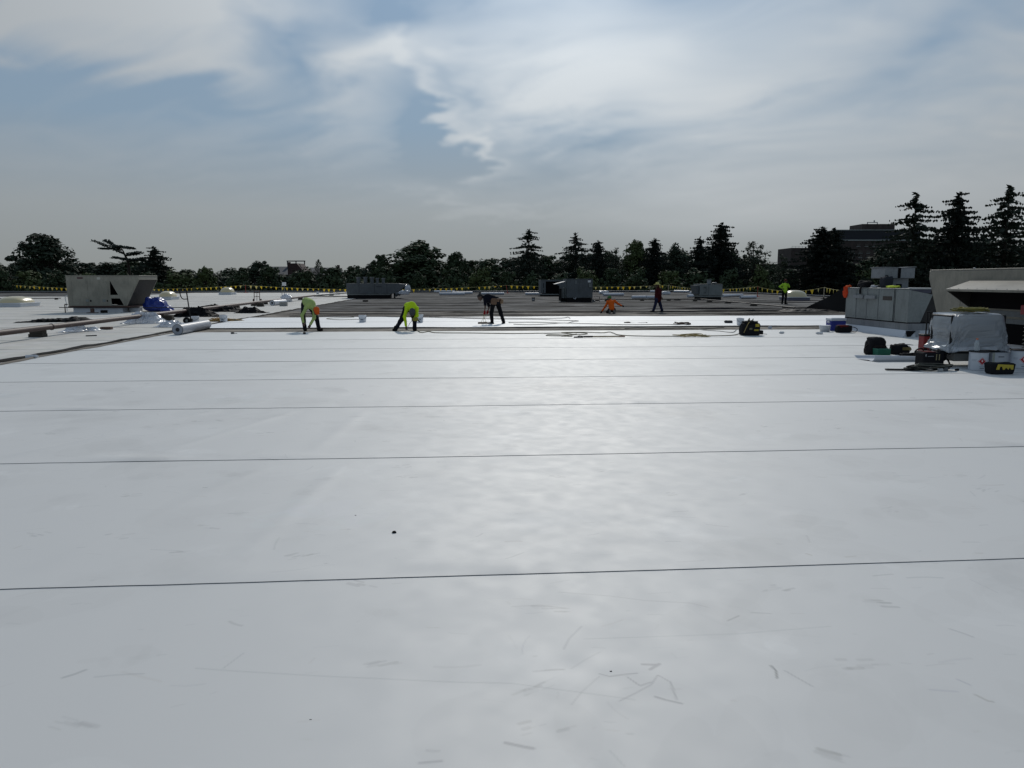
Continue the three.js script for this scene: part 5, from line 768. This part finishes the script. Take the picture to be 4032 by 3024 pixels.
cable('cord on the white strip right of the person in black', [[1690, 1252], [1900, 1260], [2100, 1262], [2180, 1265], [2275, 1268], [2255, 1271], [2240, 1276], [2215, 1277], [2100, 1274], [2010, 1275], [2008, 1274]], .012, darkCord); cable('long cord along the front of the white strip', [[2022, 1282], [2090, 1284], [2170, 1280], [2215, 1277], [2330, 1280], [2480, 1284], [2600, 1282], [2660, 1283], [2690, 1279], [2715, 1281], [2700, 1283]], .012, darkCord);
cable('long cord on the near sheets, from the grey-capped person past the long-handled tool', [[1645, 1305], [1660, 1312], [1690, 1308], [1720, 1313], [1850, 1314], [2000, 1316], [2120, 1315], [2160, 1315], [2270, 1313], [2313, 1316], [2280, 1321], [2230, 1316], [2215, 1312], [2300, 1311], [2370, 1313], [2400, 1310], [2415, 1314], [2440, 1322], [2520, 1326], [2680, 1327], [2760, 1326], [2870, 1324], [2910, 1317], [2930, 1309]], .013, oliveCord); cable('loose cord loops left of the long-handled tool', [[2150, 1323], [2165, 1320], [2240, 1322], [2270, 1318], [2230, 1324], [2210, 1326], [2245, 1327], [2248, 1326], [2180, 1325], [2150, 1324]], .012, oliveCord);
cable('pale cord from the exposed band to the yellow-patched bag', [[2750, 1298], [2780, 1303], [2830, 1306], [2875, 1311], [2890, 1309], [2902, 1297]], .011, std(.2, .2, .18, .6)); cable('dark cord lying in the exposed band', [[2460, 1296], [2520, 1293], [2600, 1296], [2680, 1294], [2760, 1297], [2850, 1291]], .014, darkCord);
{ const st = spot(2730, 1326), R = rng(5), P = []; for (let i = 0; i < 26; i++) { const a = i * .95, k = .75 + .25 * R(); P.push([Math.cos(a) * .3 * k + (i - 13) * .035 + (R() - .5) * .12, .02 + .09 * R() * (1 - Math.abs(i - 10) / 18), Math.sin(a) * .34 * k]); } solo('rope_coil', tube(P, .013, 220, 6), tanRope, 'loosely coiled tan rope left of the yellow-patched bag', 'rope', st); }
{ const st = spot(2690, 1281), R = rng(8), P = []; for (let i = 0; i < 20; i++) { const a = i * 1.3; P.push([Math.cos(a) * .3 + (R() - .5) * .2, .02 + .12 * R(), Math.sin(a) * .15]); } solo('rope_coil', tube(P, .014, 120, 6), std(.1, .06, .045, .8), 'small brown cord bundle on the white strip', 'rope', [st[0], st[1]]); }
{ const st = spot(870, 1268), R = rng(15); const g = thing('rope_coil', 'tangled pile of orange-brown rope around the white labelled bucket', 'rope', [st[0], st[1] + .5]); for (let k = 0; k < 5; k++) { const P = []; for (let i = 0; i < 34; i++) { const a = i * (1.1 + R() * .2), q = .4 + .6 * R(); P.push([Math.cos(a) * .75 * q + (R() - .5) * .4, .02 + .14 * R() * R(), Math.sin(a) * .4 * q]); } mesh('strand', tube(P, .011, 200, 5), k < 3 ? orangeRope : k === 3 ? tanRope : oliveCord, g); } }
// long handled tool, small finds
{ const a = spot(2262, 1331), b = spot(2460, 1329), g = thing('roller_tool', 'long wooden-handled seam roller lying on the near sheets', 'tool', a), d = [b[0] - a[0], -(b[1] - a[1])]; const f = k => [d[0] * k, .04, d[1] * k]; mesh('handle', bar(f(.35), f(1), .019), std(.2, .15, .06, .7), g); mesh('grip', bar(f(.88), f(1.0), .022), std(.17, .07, .02, .7), g); mesh('sleeve', bar(f(.18), f(.36), .024), rubber, g); mesh('fork', tube([f(.2), [d[0] * .1, .06, d[1] * .1 - .02], [d[0] * .05, .03, d[1] * .05]], .012, 14), rubber, g); mesh('roller_head', bar([-.02, .025, 0], [d[0] * .17, .025, d[1] * .17], .022, .022, 12), rubber, g); }
{ const g = thing('hose_coupling', 'reddish-brown lead with plugs lying on the white strip', 'cable', spot(2470, 1274)); mesh('plug', lump(.26, .07, .1, .5, .06, 4), std(.06, .02, .015, .6), g); mesh('lead', tube([[.1, .03, 0], [.35, .02, .05], [.5, .03, 0], [.75, .03, -.05]], .009, 30), darkCord, g); mesh('plug', lump(.08, .05, .06, .6, .03, 6).translate(.8, 0, -.05), rubber, g); }
{ const s = std(.02, .022, .03, .8); solo('cap', lump(.32, .13, .24, .7, .05, 3), s, 'dark cap lying on the white strip left of the white bucket', 'cap', spot(2868, 1274)); }
solo('black_box', bx(.42, .13, .3, 0, .065, 0, .01), rubber, 'small black box on the dark roof in front of the five-stack unit', 'box', spot(1439, 1188)); solo('brick', bx(.36, .09, .2, 0, .055, 0, .01), std(.12, .075, .06, .9), 'reddish brick lying right of the clear plastic heap', 'brick', spot(420, 1298)); solo('rubber_scrap', bx(.3, .02, .25, 0, .02, 0, .004), rubber, 'flat dark rubber scrap in front of the brick', 'scrap', spot(360, 1324), { turn: 25 });
solo('bottle', merge([at(new THREE.CylinderGeometry(.04, .04, .2, 14), 0, .045, 0, 0, 0, Math.PI / 2), at(new THREE.CylinderGeometry(.02, .038, .05, 12), .12, .045, 0, 0, 0, -Math.PI / 2)]), phy(.7, .72, .75, .2, { transmission: .3, thickness: 0 }), 'clear bottle lying on the black edge strip at the left', 'bottle', spot(122, 1412), { turn: 20 });
solo('trowel', merge([lump(.1, .06, .09, .5, .06, 5), bar([.04, .03, 0], [.15, .02, .02], .008)]), std(.06, .06, .06, .6), 'small grey hand tool on the near sheets right of the grey roll', 'tool', spot(916, 1315)); solo('seam_probe', lump(.085, .07, .07, .6, .05, 6), rubber, 'small black block on the sheet in front of the orange-capped person', 'tool', spot(1199, 1316));
// specks on the near sheets
const speck = (px, py, w, l, sd) => solo('debris', lump(w, w * .6, w * .7, .8, .1, sd), rubber, l, 'debris', spot(px, py)); speck(1553, 2101, .028, 'black crumb on the second sheet, the largest dark speck in the foreground', 3); speck(2405, 2648, .012, 'tiny black crumb among the scuff marks in the foreground', 4); speck(1223, 2838, .010, 'tiny black crumb low in the foreground, left of the middle', 5); speck(1400, 2032, .012, 'tiny dark crumb left above the largest speck', 6);
{ // push cart with loop handle
  const st = spot(748, 1276), g = thing('push_cart', 'black single-pole push cart with a loop handle and one big wheel', 'cart', st), k = mpp(748, 1276); const X = px => (px - 748) * k, Y = py => (1276 - py) * k; mesh('pole', bar([X(753), Y(1272), 0], [X(738), Y(1142), -.1], .024), blackPaint, g); mesh('handle', tube([[X(738), Y(1142), -.1], [X(730), Y(1139), -.1], [X(715), Y(1141), -.1], [X(713), Y(1150), -.1], [X(716), Y(1168), -.1], [X(724), Y(1178), -.1], [X(742), Y(1178), -.1]], .02, 40), blackPaint, g);
  const w = mesh('wheel', at(new THREE.TorusGeometry(.095, .045, 10, 24), X(738), .14, .05, 0, .35, 0), rubber, g); mesh('hub', at(new THREE.CylinderGeometry(.05, .05, .05, 14), X(738), .14, .05, Math.PI / 2, 0, 0), greyPaint, w); mesh('frame', [bar([X(738), .14, 0], [X(753), .12, 0], .02), bx(.12, .2, .1, X(752), .12, -.02, .01)], blackPaint, g);
}
{ // hand truck
  const st = spot(1012, 1190), g = thing('hand_truck', 'brown two-wheeled hand truck standing behind the red-brown pipe', 'hand truck', st), k = mpp(1012, 1190); const W = 10.5 * k, H = 46 * k; for (const x of [-W, W]) mesh('rail', bar([x, .1, 0], [x, H, -.12], .028), rust, g); mesh('rail', bar([0, .1, 0], [0, H * .82, -.1], .02), rust, g); for (const f of [.42, .78, 1]) mesh('crossbar', bar([-W, .1 + (H - .1) * f, -.12 * f], [W, .1 + (H - .1) * f, -.12 * f], .02), rust, g); for (const x of [-W * 1.35, W * 1.35]) mesh('wheel', at(new THREE.TorusGeometry(.1, .045, 8, 18), x, .145, -.1, 0, Math.PI / 2, 0), std(.05, .02, .015, .8), g); mesh('toe_plate', bx(W * 2, .02, .3, 0, .03, .16), rust, g);
  solo('support_block', merge([bx(.66, .12, .3, 0, .06, 0, .015), bx(.6, .1, .26, .02, .17, 0, .015)]), woodDark, 'dark timber block in front of the hand truck', 'block', spot(1009, 1205)); solo('support_block', bx(.5, .3, .3, 0, .15, 0, .02), std(.3, .3, .28, .9), 'pale concrete block in front of the white roll', 'block', spot(1117, 1206)); solo('plastic_sheet', lump(.7, .4, .5, .8, .12, 7), clearPlastic, 'crumpled plastic wrap on the end of the white roll', 'plastic sheet', [spot(1125, 1199)[0], spot(1125, 1199)[1] + .2], { y: .3 });
}
solo('plastic_sheet', merge([lump(1.0, .4, .6, .7, .1, 12), lump(.5, .75, .5, .8, .1, 13).translate(.3, .1, 0)]), clearPlastic, 'white plastic bundle at the right end of the five-stack unit', 'plastic sheet', [-5.1, 72.8], { y: .38 });
// bags and boxes
const bagCloth = cloth(.014, .014, .016), bagYellow = std(.42, .33, .03, .7), bagRed = cloth(.1, .012, .014);
{ const st = spot(2951, 1321), k = mpp(2951, 1321), g = thing('tool_bag', 'black tool bag with yellow patches beside the exposed band', 'bag', st); mesh('bag', [lump(74 * k, 48 * k, .36, .3, .02, 31), lump(58 * k, 16 * k, .3, .7, .09, 32).translate(0, 43 * k, 0)], bagCloth, g); mesh('patch', bx(.13, .09, .01, .17, .33, .185, .004), bagYellow, g); mesh('patch', bx(.15, .05, .01, .14, .18, .187, .004), bagYellow, g); mesh('patch', bx(.09, .06, .01, -.04, .22, .187, .004), std(.16, .15, .08, .7), g); mesh('strap', tube([[-.26, .1, .19], [-.2, .25, .2], [-.12, .4, .18], [-.02, .46, .1]], .012, 20), tanRope, g); mesh('side_pocket', bx(.1, .13, .16, .36, .1, .02, .02), bagCloth, g); mesh('tools', [bar([-.1, .4, 0], [-.06, .52, .05], .02), bar([.05, .42, .02], [.1, .53, .0], .018), bar([.0, .42, -.05], [-.02, .55, -.02], .02)], std(.2, .18, .12, .6), g); }
cable('short lead beside the yellow-patched bag', [[2990, 1316], [3005, 1317], [3020, 1318]], .008, darkCord);
{ const st = spot(3300, 1303), k = mpp(3300, 1303), g = thing('cooler', 'blue cool box with a white lid at the corner of the grey unit', 'cool box', st); mesh('body', bx(62 * k, 40 * k, .36, 0, 20 * k, -.18, .025), std(.02, .03, .24, .45), g); mesh('lid', [bx(64 * k, 11 * k, .4, 0, 45 * k, -.18, .025)], bucketPlastic, g); mesh('handle', [lump(.1, .07, .1, .6, .02, 3).translate(-32 * k, 30 * k, -.12)], bucketPlastic, g); }
{ const st = spot(3320, 1310), g = thing('lunch_bag', 'red and black lunch bag in front of the blue cool box', 'bag', st); mesh('bag', lump(.52, .25, .24, .35, .02, 41), bagCloth, g); mesh('flap', lump(.36, .1, .22, .4, .02, 42).translate(-.04, .16, .01), bagRed, g); mesh('strap', tube([[.24, .06, 0], [.4, .03, .06], [.46, .12, .03], [.36, .18, 0], [.25, .19, 0]], .012, 26), rubber, g); }
{ const st = spot(3247, 1306), g = thing('plastic_tub', 'pale translucent plastic tub left of the blue cool box', 'tub', st); mesh('tub', new THREE.LatheGeometry([[0, .004], [.15, .004], [.185, .19], [.195, .2], [.18, .2], [.145, .02]].map(p => new THREE.Vector2(...p)), 28), phy(.75, .77, .8, .4, { transmission: .3, thickness: 0 }), g); mesh('lid', cyl(.19, .185, .018, 0, .212, 0, 28), phy(.75, .77, .8, .4, { transmission: .25, thickness: 0 }), g); }
solo('bottle', merge([at(new THREE.CylinderGeometry(.038, .038, .17, 14), 0, .045, 0, 0, 0, Math.PI / 2), at(new THREE.CylinderGeometry(.018, .036, .05, 12), -.11, .045, 0, 0, 0, Math.PI / 2)]), phy(.72, .74, .76, .2, { transmission: .3, thickness: 0 }), 'bottle lying in front of the plastic tub', 'bottle', spot(3228, 1317)); solo('paper_scrap', lump(.16, .07, .1, .8, .12, 3), whitePlastic, 'crumpled white scrap on the sheet right of the yellow-patched bag', 'scrap', spot(3078, 1314)); solo('paper_scrap', lump(.14, .1, .1, .8, .12, 4), clearPlastic, 'small crumpled plastic scrap at the exposed band', 'scrap', spot(3032, 1296));
{ const st = spot(3443, 1396), k = mpp(3443, 1396), g = thing('backpack', 'bulky black work bag with hanging straps in front of the grey unit', 'bag', st); mesh('bag', lump(80 * k, 64 * k, .36, .42, .045, 51, { taper: .22 }), bagCloth, g); mesh('pocket', lump(.3, .2, .1, .4, .03, 52).translate(.02, .03, .16), cloth(.02, .016, .016), g); mesh('strap', tube([[-.2, .24, .05], [-.3, .14, .08], [-.28, .03, .1], [-.18, .02, .12]], .013, 22), rubber, g); mesh('strap', tube([[.22, .2, .05], [.3, .12, .06], [.32, .08, .06]], .012, 14), rubber, g); mesh('top_flap', lump(.3, .08, .26, .5, .05, 53).translate(-.02, .33, 0), cloth(.022, .024, .026), g); }
{ const st = spot(3481, 1401), g = thing('green_box', 'flat green cardboard box beside the bulky black bag', 'box', st, { turn: 8 }); mesh('box', bx(.34, .145, .2, 0, .075, -.1, .006), std(.012, .13, .08, .6), g); mesh('lid', bx(.345, .02, .205, 0, .152, -.1, .004), std(.04, .17, .12, .6), g); }
{ const st = spot(3540, 1396), k = mpp(3540, 1396), g = thing('tool_bag', 'low black bag with a dull yellow flap right of the green box', 'bag', st); mesh('bag', lump(66 * k, 42 * k, .3, .4, .04, 55, { taper: .1 }), bagCloth, g); mesh('flap', bx(.2, .07, .01, .08, .15, .152, .004), std(.14, .11, .03, .7), g); mesh('peak', at(bx(.16, .015, .12, 0, 0, 0, .006), .2, .235, .03, 0, 0, -.1), std(.02, .025, .07, .6), g); mesh('strap', tube([[.2, .2, .05], [.24, .13, .08], [.19, .08, .1]], .008, 14), rubber, g); }
{ const st = spot(3590, 1408), g = thing('tool_belt', 'dark tool belt with red-brown pouches lying on the sheet', 'tool belt', st); mesh('pouch', lump(.3, .1, .2, .55, .07, 57).translate(-.1, 0, 0), bagCloth, g); mesh('pouch', lump(.26, .09, .18, .5, .08, 58).translate(.12, 0, .02), cloth(.05, .018, .018), g); mesh('belt', tube([[-.2, .05, 0], [0, .1, .05], [.2, .06, .02], [.36, .03, .04], [.5, .05, 0]], .022, 30), rubber, g); mesh('tool', bar([.08, .06, 0], [.09, .16, 0], .014), rubber, g); }
{ // folded loose sheet
  const a = spot(3380, 1408), g = new THREE.BufferGeometry(), P = [], I = [], n = 44, prof = []; for (let i = 0; i <= n; i++) { const u = i / n; let x, y; if (u < .45) { const q = u / .45; x = q * .5; y = .08 * Math.exp(-Math.pow((q - .0) / .18, 2)) + .01 + .02 * q; } else { const q = (u - .45) / .55, an = Math.PI * 1.5 * q; x = .5 + .05 * Math.sin(an) + .07; y = .075 - .065 * Math.cos(an); } prof.push([x, y]); }
  for (let i = 0; i <= n; i++) for (let j = 0; j <= 10; j++) { const v = j / 10; P.push(v * 1.0 + .0 + (i / n) * .22, prof[i][1] * (1 - .2 * v), -.55 + prof[i][0]); } for (let i = 0; i < n; i++) for (let j = 0; j < 10; j++) { const q = i * 11 + j; I.push(q, q + 1, q + 12, q, q + 12, q + 11); } g.setAttribute('position', new THREE.Float32BufferAttribute(P, 3)); g.setIndex(I); g.computeVertexNormals();
  solo('membrane_offcut', g, new THREE.MeshStandardMaterial({ color: new THREE.Color().setRGB(.55, .57, .6), roughness: .6, side: THREE.DoubleSide }), 'loosely folded white membrane offcut in front of the green box', 'membrane', spot(3410, 1424), { turn: -2 });
}
{ // heap of black cords
  const st = spot(3640, 1462), R = rng(91), g = thing('cord_heap', 'heap of black extension cords on the sheet in front of the tool bag', 'cord', [st[0], st[1] + .1]); for (let k = 0; k < 7; k++) { const P = [], n = 18; for (let i = 0; i <= n; i++) { const a = i / n * Math.PI * 2 * 1.6 + k * .7; P.push([Math.cos(a) * (.34 + R() * .12) + .1 + k * .012, .02 + .012 * k + R() * .04, Math.sin(a) * (.13 + R() * .05) + .04 + (k - 3) * .012]); } mesh('cord', tube(P, .011, 150, 6), k % 3 ? rubber : std(.04, .045, .035, .6), g); } for (let k = 0; k < 2; k++) mesh('cord', tube([[-.1, .03, k * .04], [-.45, .03, -.02 + k * .03], [-.66, .03, -.06 + k * .02], [-.7, .03, -.02 + k * .03], [-.62, .03, .02 + k * .03], [-.2, .03, .08 + k * .03]], .011, 60), rubber, g);
  mesh('plug', at(new THREE.CylinderGeometry(.03, .034, .08, 14), .22, .04, .24, 0, .3, Math.PI / 2), std(.35, .36, .36, .5), g); mesh('plug', bx(.09, .075, .07, .36, .05, .17, .01), std(.1, .11, .12, .5), g); mesh('plug', at(new THREE.CylinderGeometry(.02, .024, .06, 12), .62, .03, .14, 0, 0, Math.PI / 2), rubber, g);
}
{ const st = spot(3676, 1446), k = mpp(3676, 1446), g = thing('tool_bag', 'large open black tool bag behind the heap of black cords', 'bag', st); mesh('bag', [bx(88 * k, 58 * k, .3, 0, 29 * k, -.15, .04), lump(.2, .24, .2, .6, .05, 61).translate(.2, .1, -.12)], bagCloth, g); mesh('pocket_tape', bx(.018, .12, .008, .04, .2, .006), std(.3, .26, .14, .7), g); mesh('pocket_tape', bx(.018, .12, .008, .1, .2, .006), std(.3, .26, .14, .7), g); mesh('trim', bx(.12, .012, .008, -.08, .22, .006), std(.25, .26, .27, .6), g); mesh('trim', bx(.02, .05, .008, -.18, .24, .006), std(.25, .26, .27, .6), g); mesh('red_rim', bx(.2, .014, .2, -.05, .3, -.14, .004), bagRed, g); mesh('strap', tube([[.22, .22, -.05], [.29, .12, .02], [.28, .02, .08], [.2, .01, .12]], .016, 24), rubber, g); mesh('strap_end', lump(.1, .05, .05, .5, .05, 63).translate(.26, 0, .1), bagRed, g); mesh('drill', [bar([.2, .26, -.15], [.42, .27, -.12], .022), bar([.4, .27, -.12], [.43, .17, -.12], .018)], rubber, g); }
{ const st = spot(3628, 1418), g = thing('case', 'small black case with a grip, left of the large open tool bag', 'case', [st[0], st[1] + .1]); mesh('case', bx(.3, .19, .16, .08, .1, 0, .02), blackPaint, g); mesh('grip', tube([[-.07, .02, 0], [-.1, .1, 0], [-.07, .21, 0], [.04, .25, 0], [.1, .2, 0]], .016, 26), blackPaint, g); mesh('sticker', bx(.06, .04, .006, .06, .13, .083), bagYellow, g); solo('paper_cup', cyl(.03, .036, .08, 0, .042, 0, 14), whitePlastic, 'small white block left of the large open tool bag', 'cup', spot(3620, 1411)); }
{ const st = spot(3665, 1388), k = mpp(3665, 1388), g = thing('rolling_case', 'red and black rolling case with a raised pull handle', 'case', [st[0], st[1] + .2]); mesh('case', bx(.28, .38, .22, 0, .2, 0, .02), std(.2, .012, .016, .5), g); mesh('top', bx(.3, .05, .24, 0, .41, 0, .015), blackPaint, g); mesh('pull_handle', [bar([-.03, .42, 0], [-.03, .95, 0], .016), bar([.05, .42, 0], [.05, .95, 0], .016), bar([-.05, .95, 0], [.07, .95, 0], .02)], blackPaint, g); for (const x of [-.1, .1]) mesh('wheel', at(new THREE.CylinderGeometry(.05, .05, .04, 14), x, .055, .12, 0, 0, Math.PI / 2), rubber, g); }
{ const st = spot(3684, 1396), g = thing('bucket_stack', 'stack of white buckets nested beside the red rolling case', 'buckets', st); for (let i = 0; i < 4; i++) mesh('bucket', new THREE.LatheGeometry([[0, .004], [.105, .004], [.125, .25], [.135, .252], [.135, .27], [.12, .27]].map(p => new THREE.Vector2(...p)), 24).translate(0, i * .055, 0), bucketPlastic, g); }
// generator under a plastic sheet on its wheeled frame
{ const g = thing('generator', 'wheeled generator standing under the clear plastic sheet', 'generator', [10.32, 13.95]); mesh('body', bx(1.0, .55, .6, .05, .68, -.35, .03), std(.03, .032, .035, .7), g); mesh('frame', [...[-.55, .55].flatMap(x => [bar([x, .25, -.05], [x, 1.02, -.05], .02), bar([x, .25, -.65], [x, 1.02, -.65], .02), bar([x, 1.02, -.05], [x, 1.02, -.65], .02), bar([x, .3, -.05], [x, .3, -.65], .02)]), bar([-.55, 1.02, -.05], [.55, 1.02, -.05], .02), bar([-.55, .3, -.05], [.55, .3, -.05], .02)], blackPaint, g); mesh('skirt', bx(.8, .16, .5, -.05, .2, -.3, .02), std(.16, .16, .15, .7), g);
  for (const [x, z] of [[.02, .05], [.52, -.1]]) { const w = mesh('wheel', at(new THREE.TorusGeometry(.11, .06, 12, 26), x, .17, z, 0, .45, 0), rubber, g); mesh('hub', at(new THREE.CylinderGeometry(.085, .085, .06, 18), x + .02, .17, z + .03, Math.PI / 2, 0, -.0, 0), std(.35, .33, .3, .5), w); }
  const n = 64, m = 26, P = [], I = [], pg = new THREE.BufferGeometry(); for (let j = 0; j <= m; j++) for (let i = 0; i <= n; i++) {
    const th = i / n * 6.2832, v = j / m, c = Math.cos(th), s = Math.sin(th), e = .36, sx = Math.sign(c) * Math.pow(Math.abs(c), e), sz = Math.sign(s) * Math.pow(Math.abs(s), e); let r, y; if (v < .3) { r = Math.pow(v / .3, .8); y = 1.075 - .02 * r; } else { const q = (v - .3) / .7; y = 1.055 - q * .72 - .03 * Math.sin(th * 3); r = 1 + .12 * q - .16 * Math.exp(-Math.pow((q - .7) / .2, 2)) * step(.2, .9, -c * .5 + .5); }
    const q = clamp((v - .3) / .7), fold = (1 - Math.abs(2 * noise2(th * 3.2 + q * 2.6, q * .8, 7) - 1)) * .13 * q + (1 - Math.abs(2 * noise2(th * 7 - q * 5, q * 1.6, 9) - 1)) * .1 * q + (1 - Math.abs(2 * noise2(th * 13 + q * 9, q * 3, 17) - 1)) * .06 * (q + .15) - .1 * q; P.push(sx * .53 * (r + fold), Math.max(.26, y + (noise2(c * 2 + 4, s * 2, 3) - .5) * .04 * (1 - q)), -.35 + sz * .44 * (r + fold)); }
  for (let j = 0; j < m; j++) for (let i = 0; i < n; i++) { const a = j * (n + 1) + i; I.push(a, a + 1, a + n + 2, a, a + n + 2, a + n + 1); } pg.setAttribute('position', new THREE.Float32BufferAttribute(P, 3)); pg.setIndex(I); solo('plastic_cover', facets(pg), phy(.54, .58, .62, .36, { transmission: .58, thickness: 0, side: THREE.DoubleSide, clearcoat: .5, clearcoatRoughness: .3 }), 'clear plastic sheet gathered and draped over the wheeled generator', 'plastic sheet', [10.3, 13.95]);
  const R = rng(33), h = thing('rope_coil', 'bundle of yellow-green ropes thrown on top of the covered generator', 'rope', [10.3, 14.2], { y: 1.09 }); for (let k = 0; k < 6; k++) { const Q = []; for (let i = 0; i < 22; i++) { const a = i * .9 + k, q = .4 + .6 * R(); Q.push([Math.cos(a) * .36 * q + (i - 11) * .01, .02 + R() * .1 * (1 - q * .5), Math.sin(a) * .16 * q]); } mesh('strand', tube(Q, .013, 130, 5), k % 2 ? std(.2, .17, .03, .8) : std(.13, .12, .03, .8), h); }
}
// pails, cartons and a small bag at the right edge
{ const pail = (st, label, r = .165, h = .37) => { const g = thing('adhesive_pail', label, 'pail', st, { group: 'white adhesive pails' }); mesh('pail', new THREE.LatheGeometry([[0, .004], [r * .96, .004], [r, .02], [r, h - .03], [r * 1.03, h - .025], [r * 1.03, h - .005], [r * .97, h]].map(p => new THREE.Vector2(...p)), 36), std(.5, .53, .58, .4), g); mesh('lid', [cyl(r * .98, r * .98, .014, 0, h - .006, 0, 36), at(new THREE.TorusGeometry(r * 1.02, .012, 6, 36), 0, h - .004, 0, Math.PI / 2)], blackPaint, g); mesh('label', new THREE.CylinderGeometry(r + .003, r + .003, h * .86, 28, 1, true, -1.0 - .5, 1.9).translate(0, h * .47, 0), labelHazard, g); return g; };
  const a = spot(3872, 1462); pail([a[0], a[1] + .16], 'white pail with a red hazard diamond, left of the small yellow-trimmed bag'); const b = spot(4036, 1455); pail([b[0] + .03, b[1] + .2], 'white pail with a red hazard diamond cut by the right edge');
  const bt = thing('water_bottle', 'clear water bottle with an orange cap standing on the hazard pail', 'bottle', [a[0] - .06, a[1] + .16], { y: .375 }); mesh('bottle', new THREE.LatheGeometry([[0, .002], [.042, .002], [.045, .02], [.04, .06], [.045, .09], [.045, .15], [.03, .19], [.018, .205], [.018, .22]].map(p => new THREE.Vector2(...p)), 22), phy(.75, .8, .82, .15, { transmission: .75, thickness: 0 }), bt); mesh('bottle_cap', cyl(.02, .02, .024, 0, .232, 0, 16), std(.55, .12, .03, .5), bt);
  const c = spot(3972, 1452), ct = thing('carton', 'white carton behind the small yellow-trimmed bag', 'box', [c[0], c[1] + .3]); mesh('box', bx(.5, .3, .3, 0, .152, 0, .01), std(.5, .52, .55, .6), ct); mesh('print', bx(.12, .02, .004, -.06, .22, .152), std(.1, .12, .14, .6), ct); mesh('tape', bx(.05, .302, .304, -.22, .152, 0), std(.35, .36, .3, .6), ct);
  const jg = thing('plastic_jug', 'translucent white jug standing on the white carton', 'jug', [c[0] + .1, c[1] + .32], { y: .305 }); mesh('jug', lump(.2, .14, .14, .5, .02, 71), phy(.6, .64, .7, .4, { transmission: .25, thickness: 0 }), jg); mesh('spout', at(new THREE.CylinderGeometry(.02, .025, .05, 12), .12, .06, 0, 0, 0, -Math.PI / 2), blackPaint, jg);
  const d = spot(3950, 1476), k = mpp(3950, 1476), bg = thing('tool_bag', 'small black bag with a jagged yellow band between the two pails', 'bag', [d[0], d[1] + .1]); mesh('bag', lump(92 * k, 46 * k, .22, .3, .025, 73, { taper: -.16 }), bagCloth, bg); mesh('yellow_band', plate([[-.16, .1], [-.1, .1], [-.085, .155], [-.05, .16], [-.03, .1], [.0, .1], [.03, .14], [.06, .11], [.08, .1], [.1, .145], [.13, .1], [.17, .1], [.17, .185], [-.13, .2]], .006, [], 0).translate(-.01, .0, .128), bagYellow, bg);
}
// on top of the grey unit
{ const S = 13.7, T = 21.7; const on = (s, t) => [S + s, T + t];
  const bp = thing('backpack', 'black backpack with a hanging strap lying on the far end of the grey unit', 'bag', on(.15, 2.75), { y: 1.487 }); mesh('bag', lump(.34, .22, .5, .5, .06, 81), bagCloth, bp); mesh('strap', tube([[-.1, .05, .1], [-.19, .0, .1], [-.2, -.16, .1], [-.19, -.2, .04], [-.18, -.1, 0], [-.15, .02, 0]], .02, 30), rubber, bp);
  const bl = thing('bag', 'dark upright bag leaning at the exhaust hood of the grey unit', 'bag', on(.3, 1.75), { y: 1.487 }); mesh('bag', lump(.32, .36, .32, .35, .03, 83), cloth(.03, .032, .04), bl); mesh('handle', tube([[-.06, .33, .0], [-.03, .4, .0], [.03, .4, 0], [.06, .33, 0]], .012, 16), rubber, bl);
  solo('hi_vis_vest', lump(.22, .075, .62, .7, .1, 85, { n: 40 }), cloth(.5, .6, .06), 'crumpled yellow-green vest lying on the edge of the grey unit', 'vest', on(.13, 1.05), { y: 1.487 });
  solo('white_cloth', lump(.2, .08, .3, .8, .14, 87, { n: 30 }), cloth(.5, .52, .55), 'crumpled white cloth between the backpack and the dark bag', 'cloth', on(.14, 2.15), { y: 1.487 });
  const gm = thing('orange_garment', 'orange-red garment hung over the far top corner of the grey unit', 'garment', on(-.02, 3.68), { y: 1.12 }); mesh('folds', facets(lump(.1, .36, .26, .75, .1, 89, { n: 20, m: 12 })), cloth(.55, .06, .02), gm); mesh('fold_top', facets(lump(.16, .1, .24, .8, .1, 90, { n: 18, m: 10 })).translate(.07, .35, .04), cloth(.6, .1, .03), gm);
}
console.log('items done');
scene.traverse(o => { if (o.isMesh) { o.castShadow = true; o.receiveShadow = true; } });
console.log('all done');
renderer.render(scene, camera);
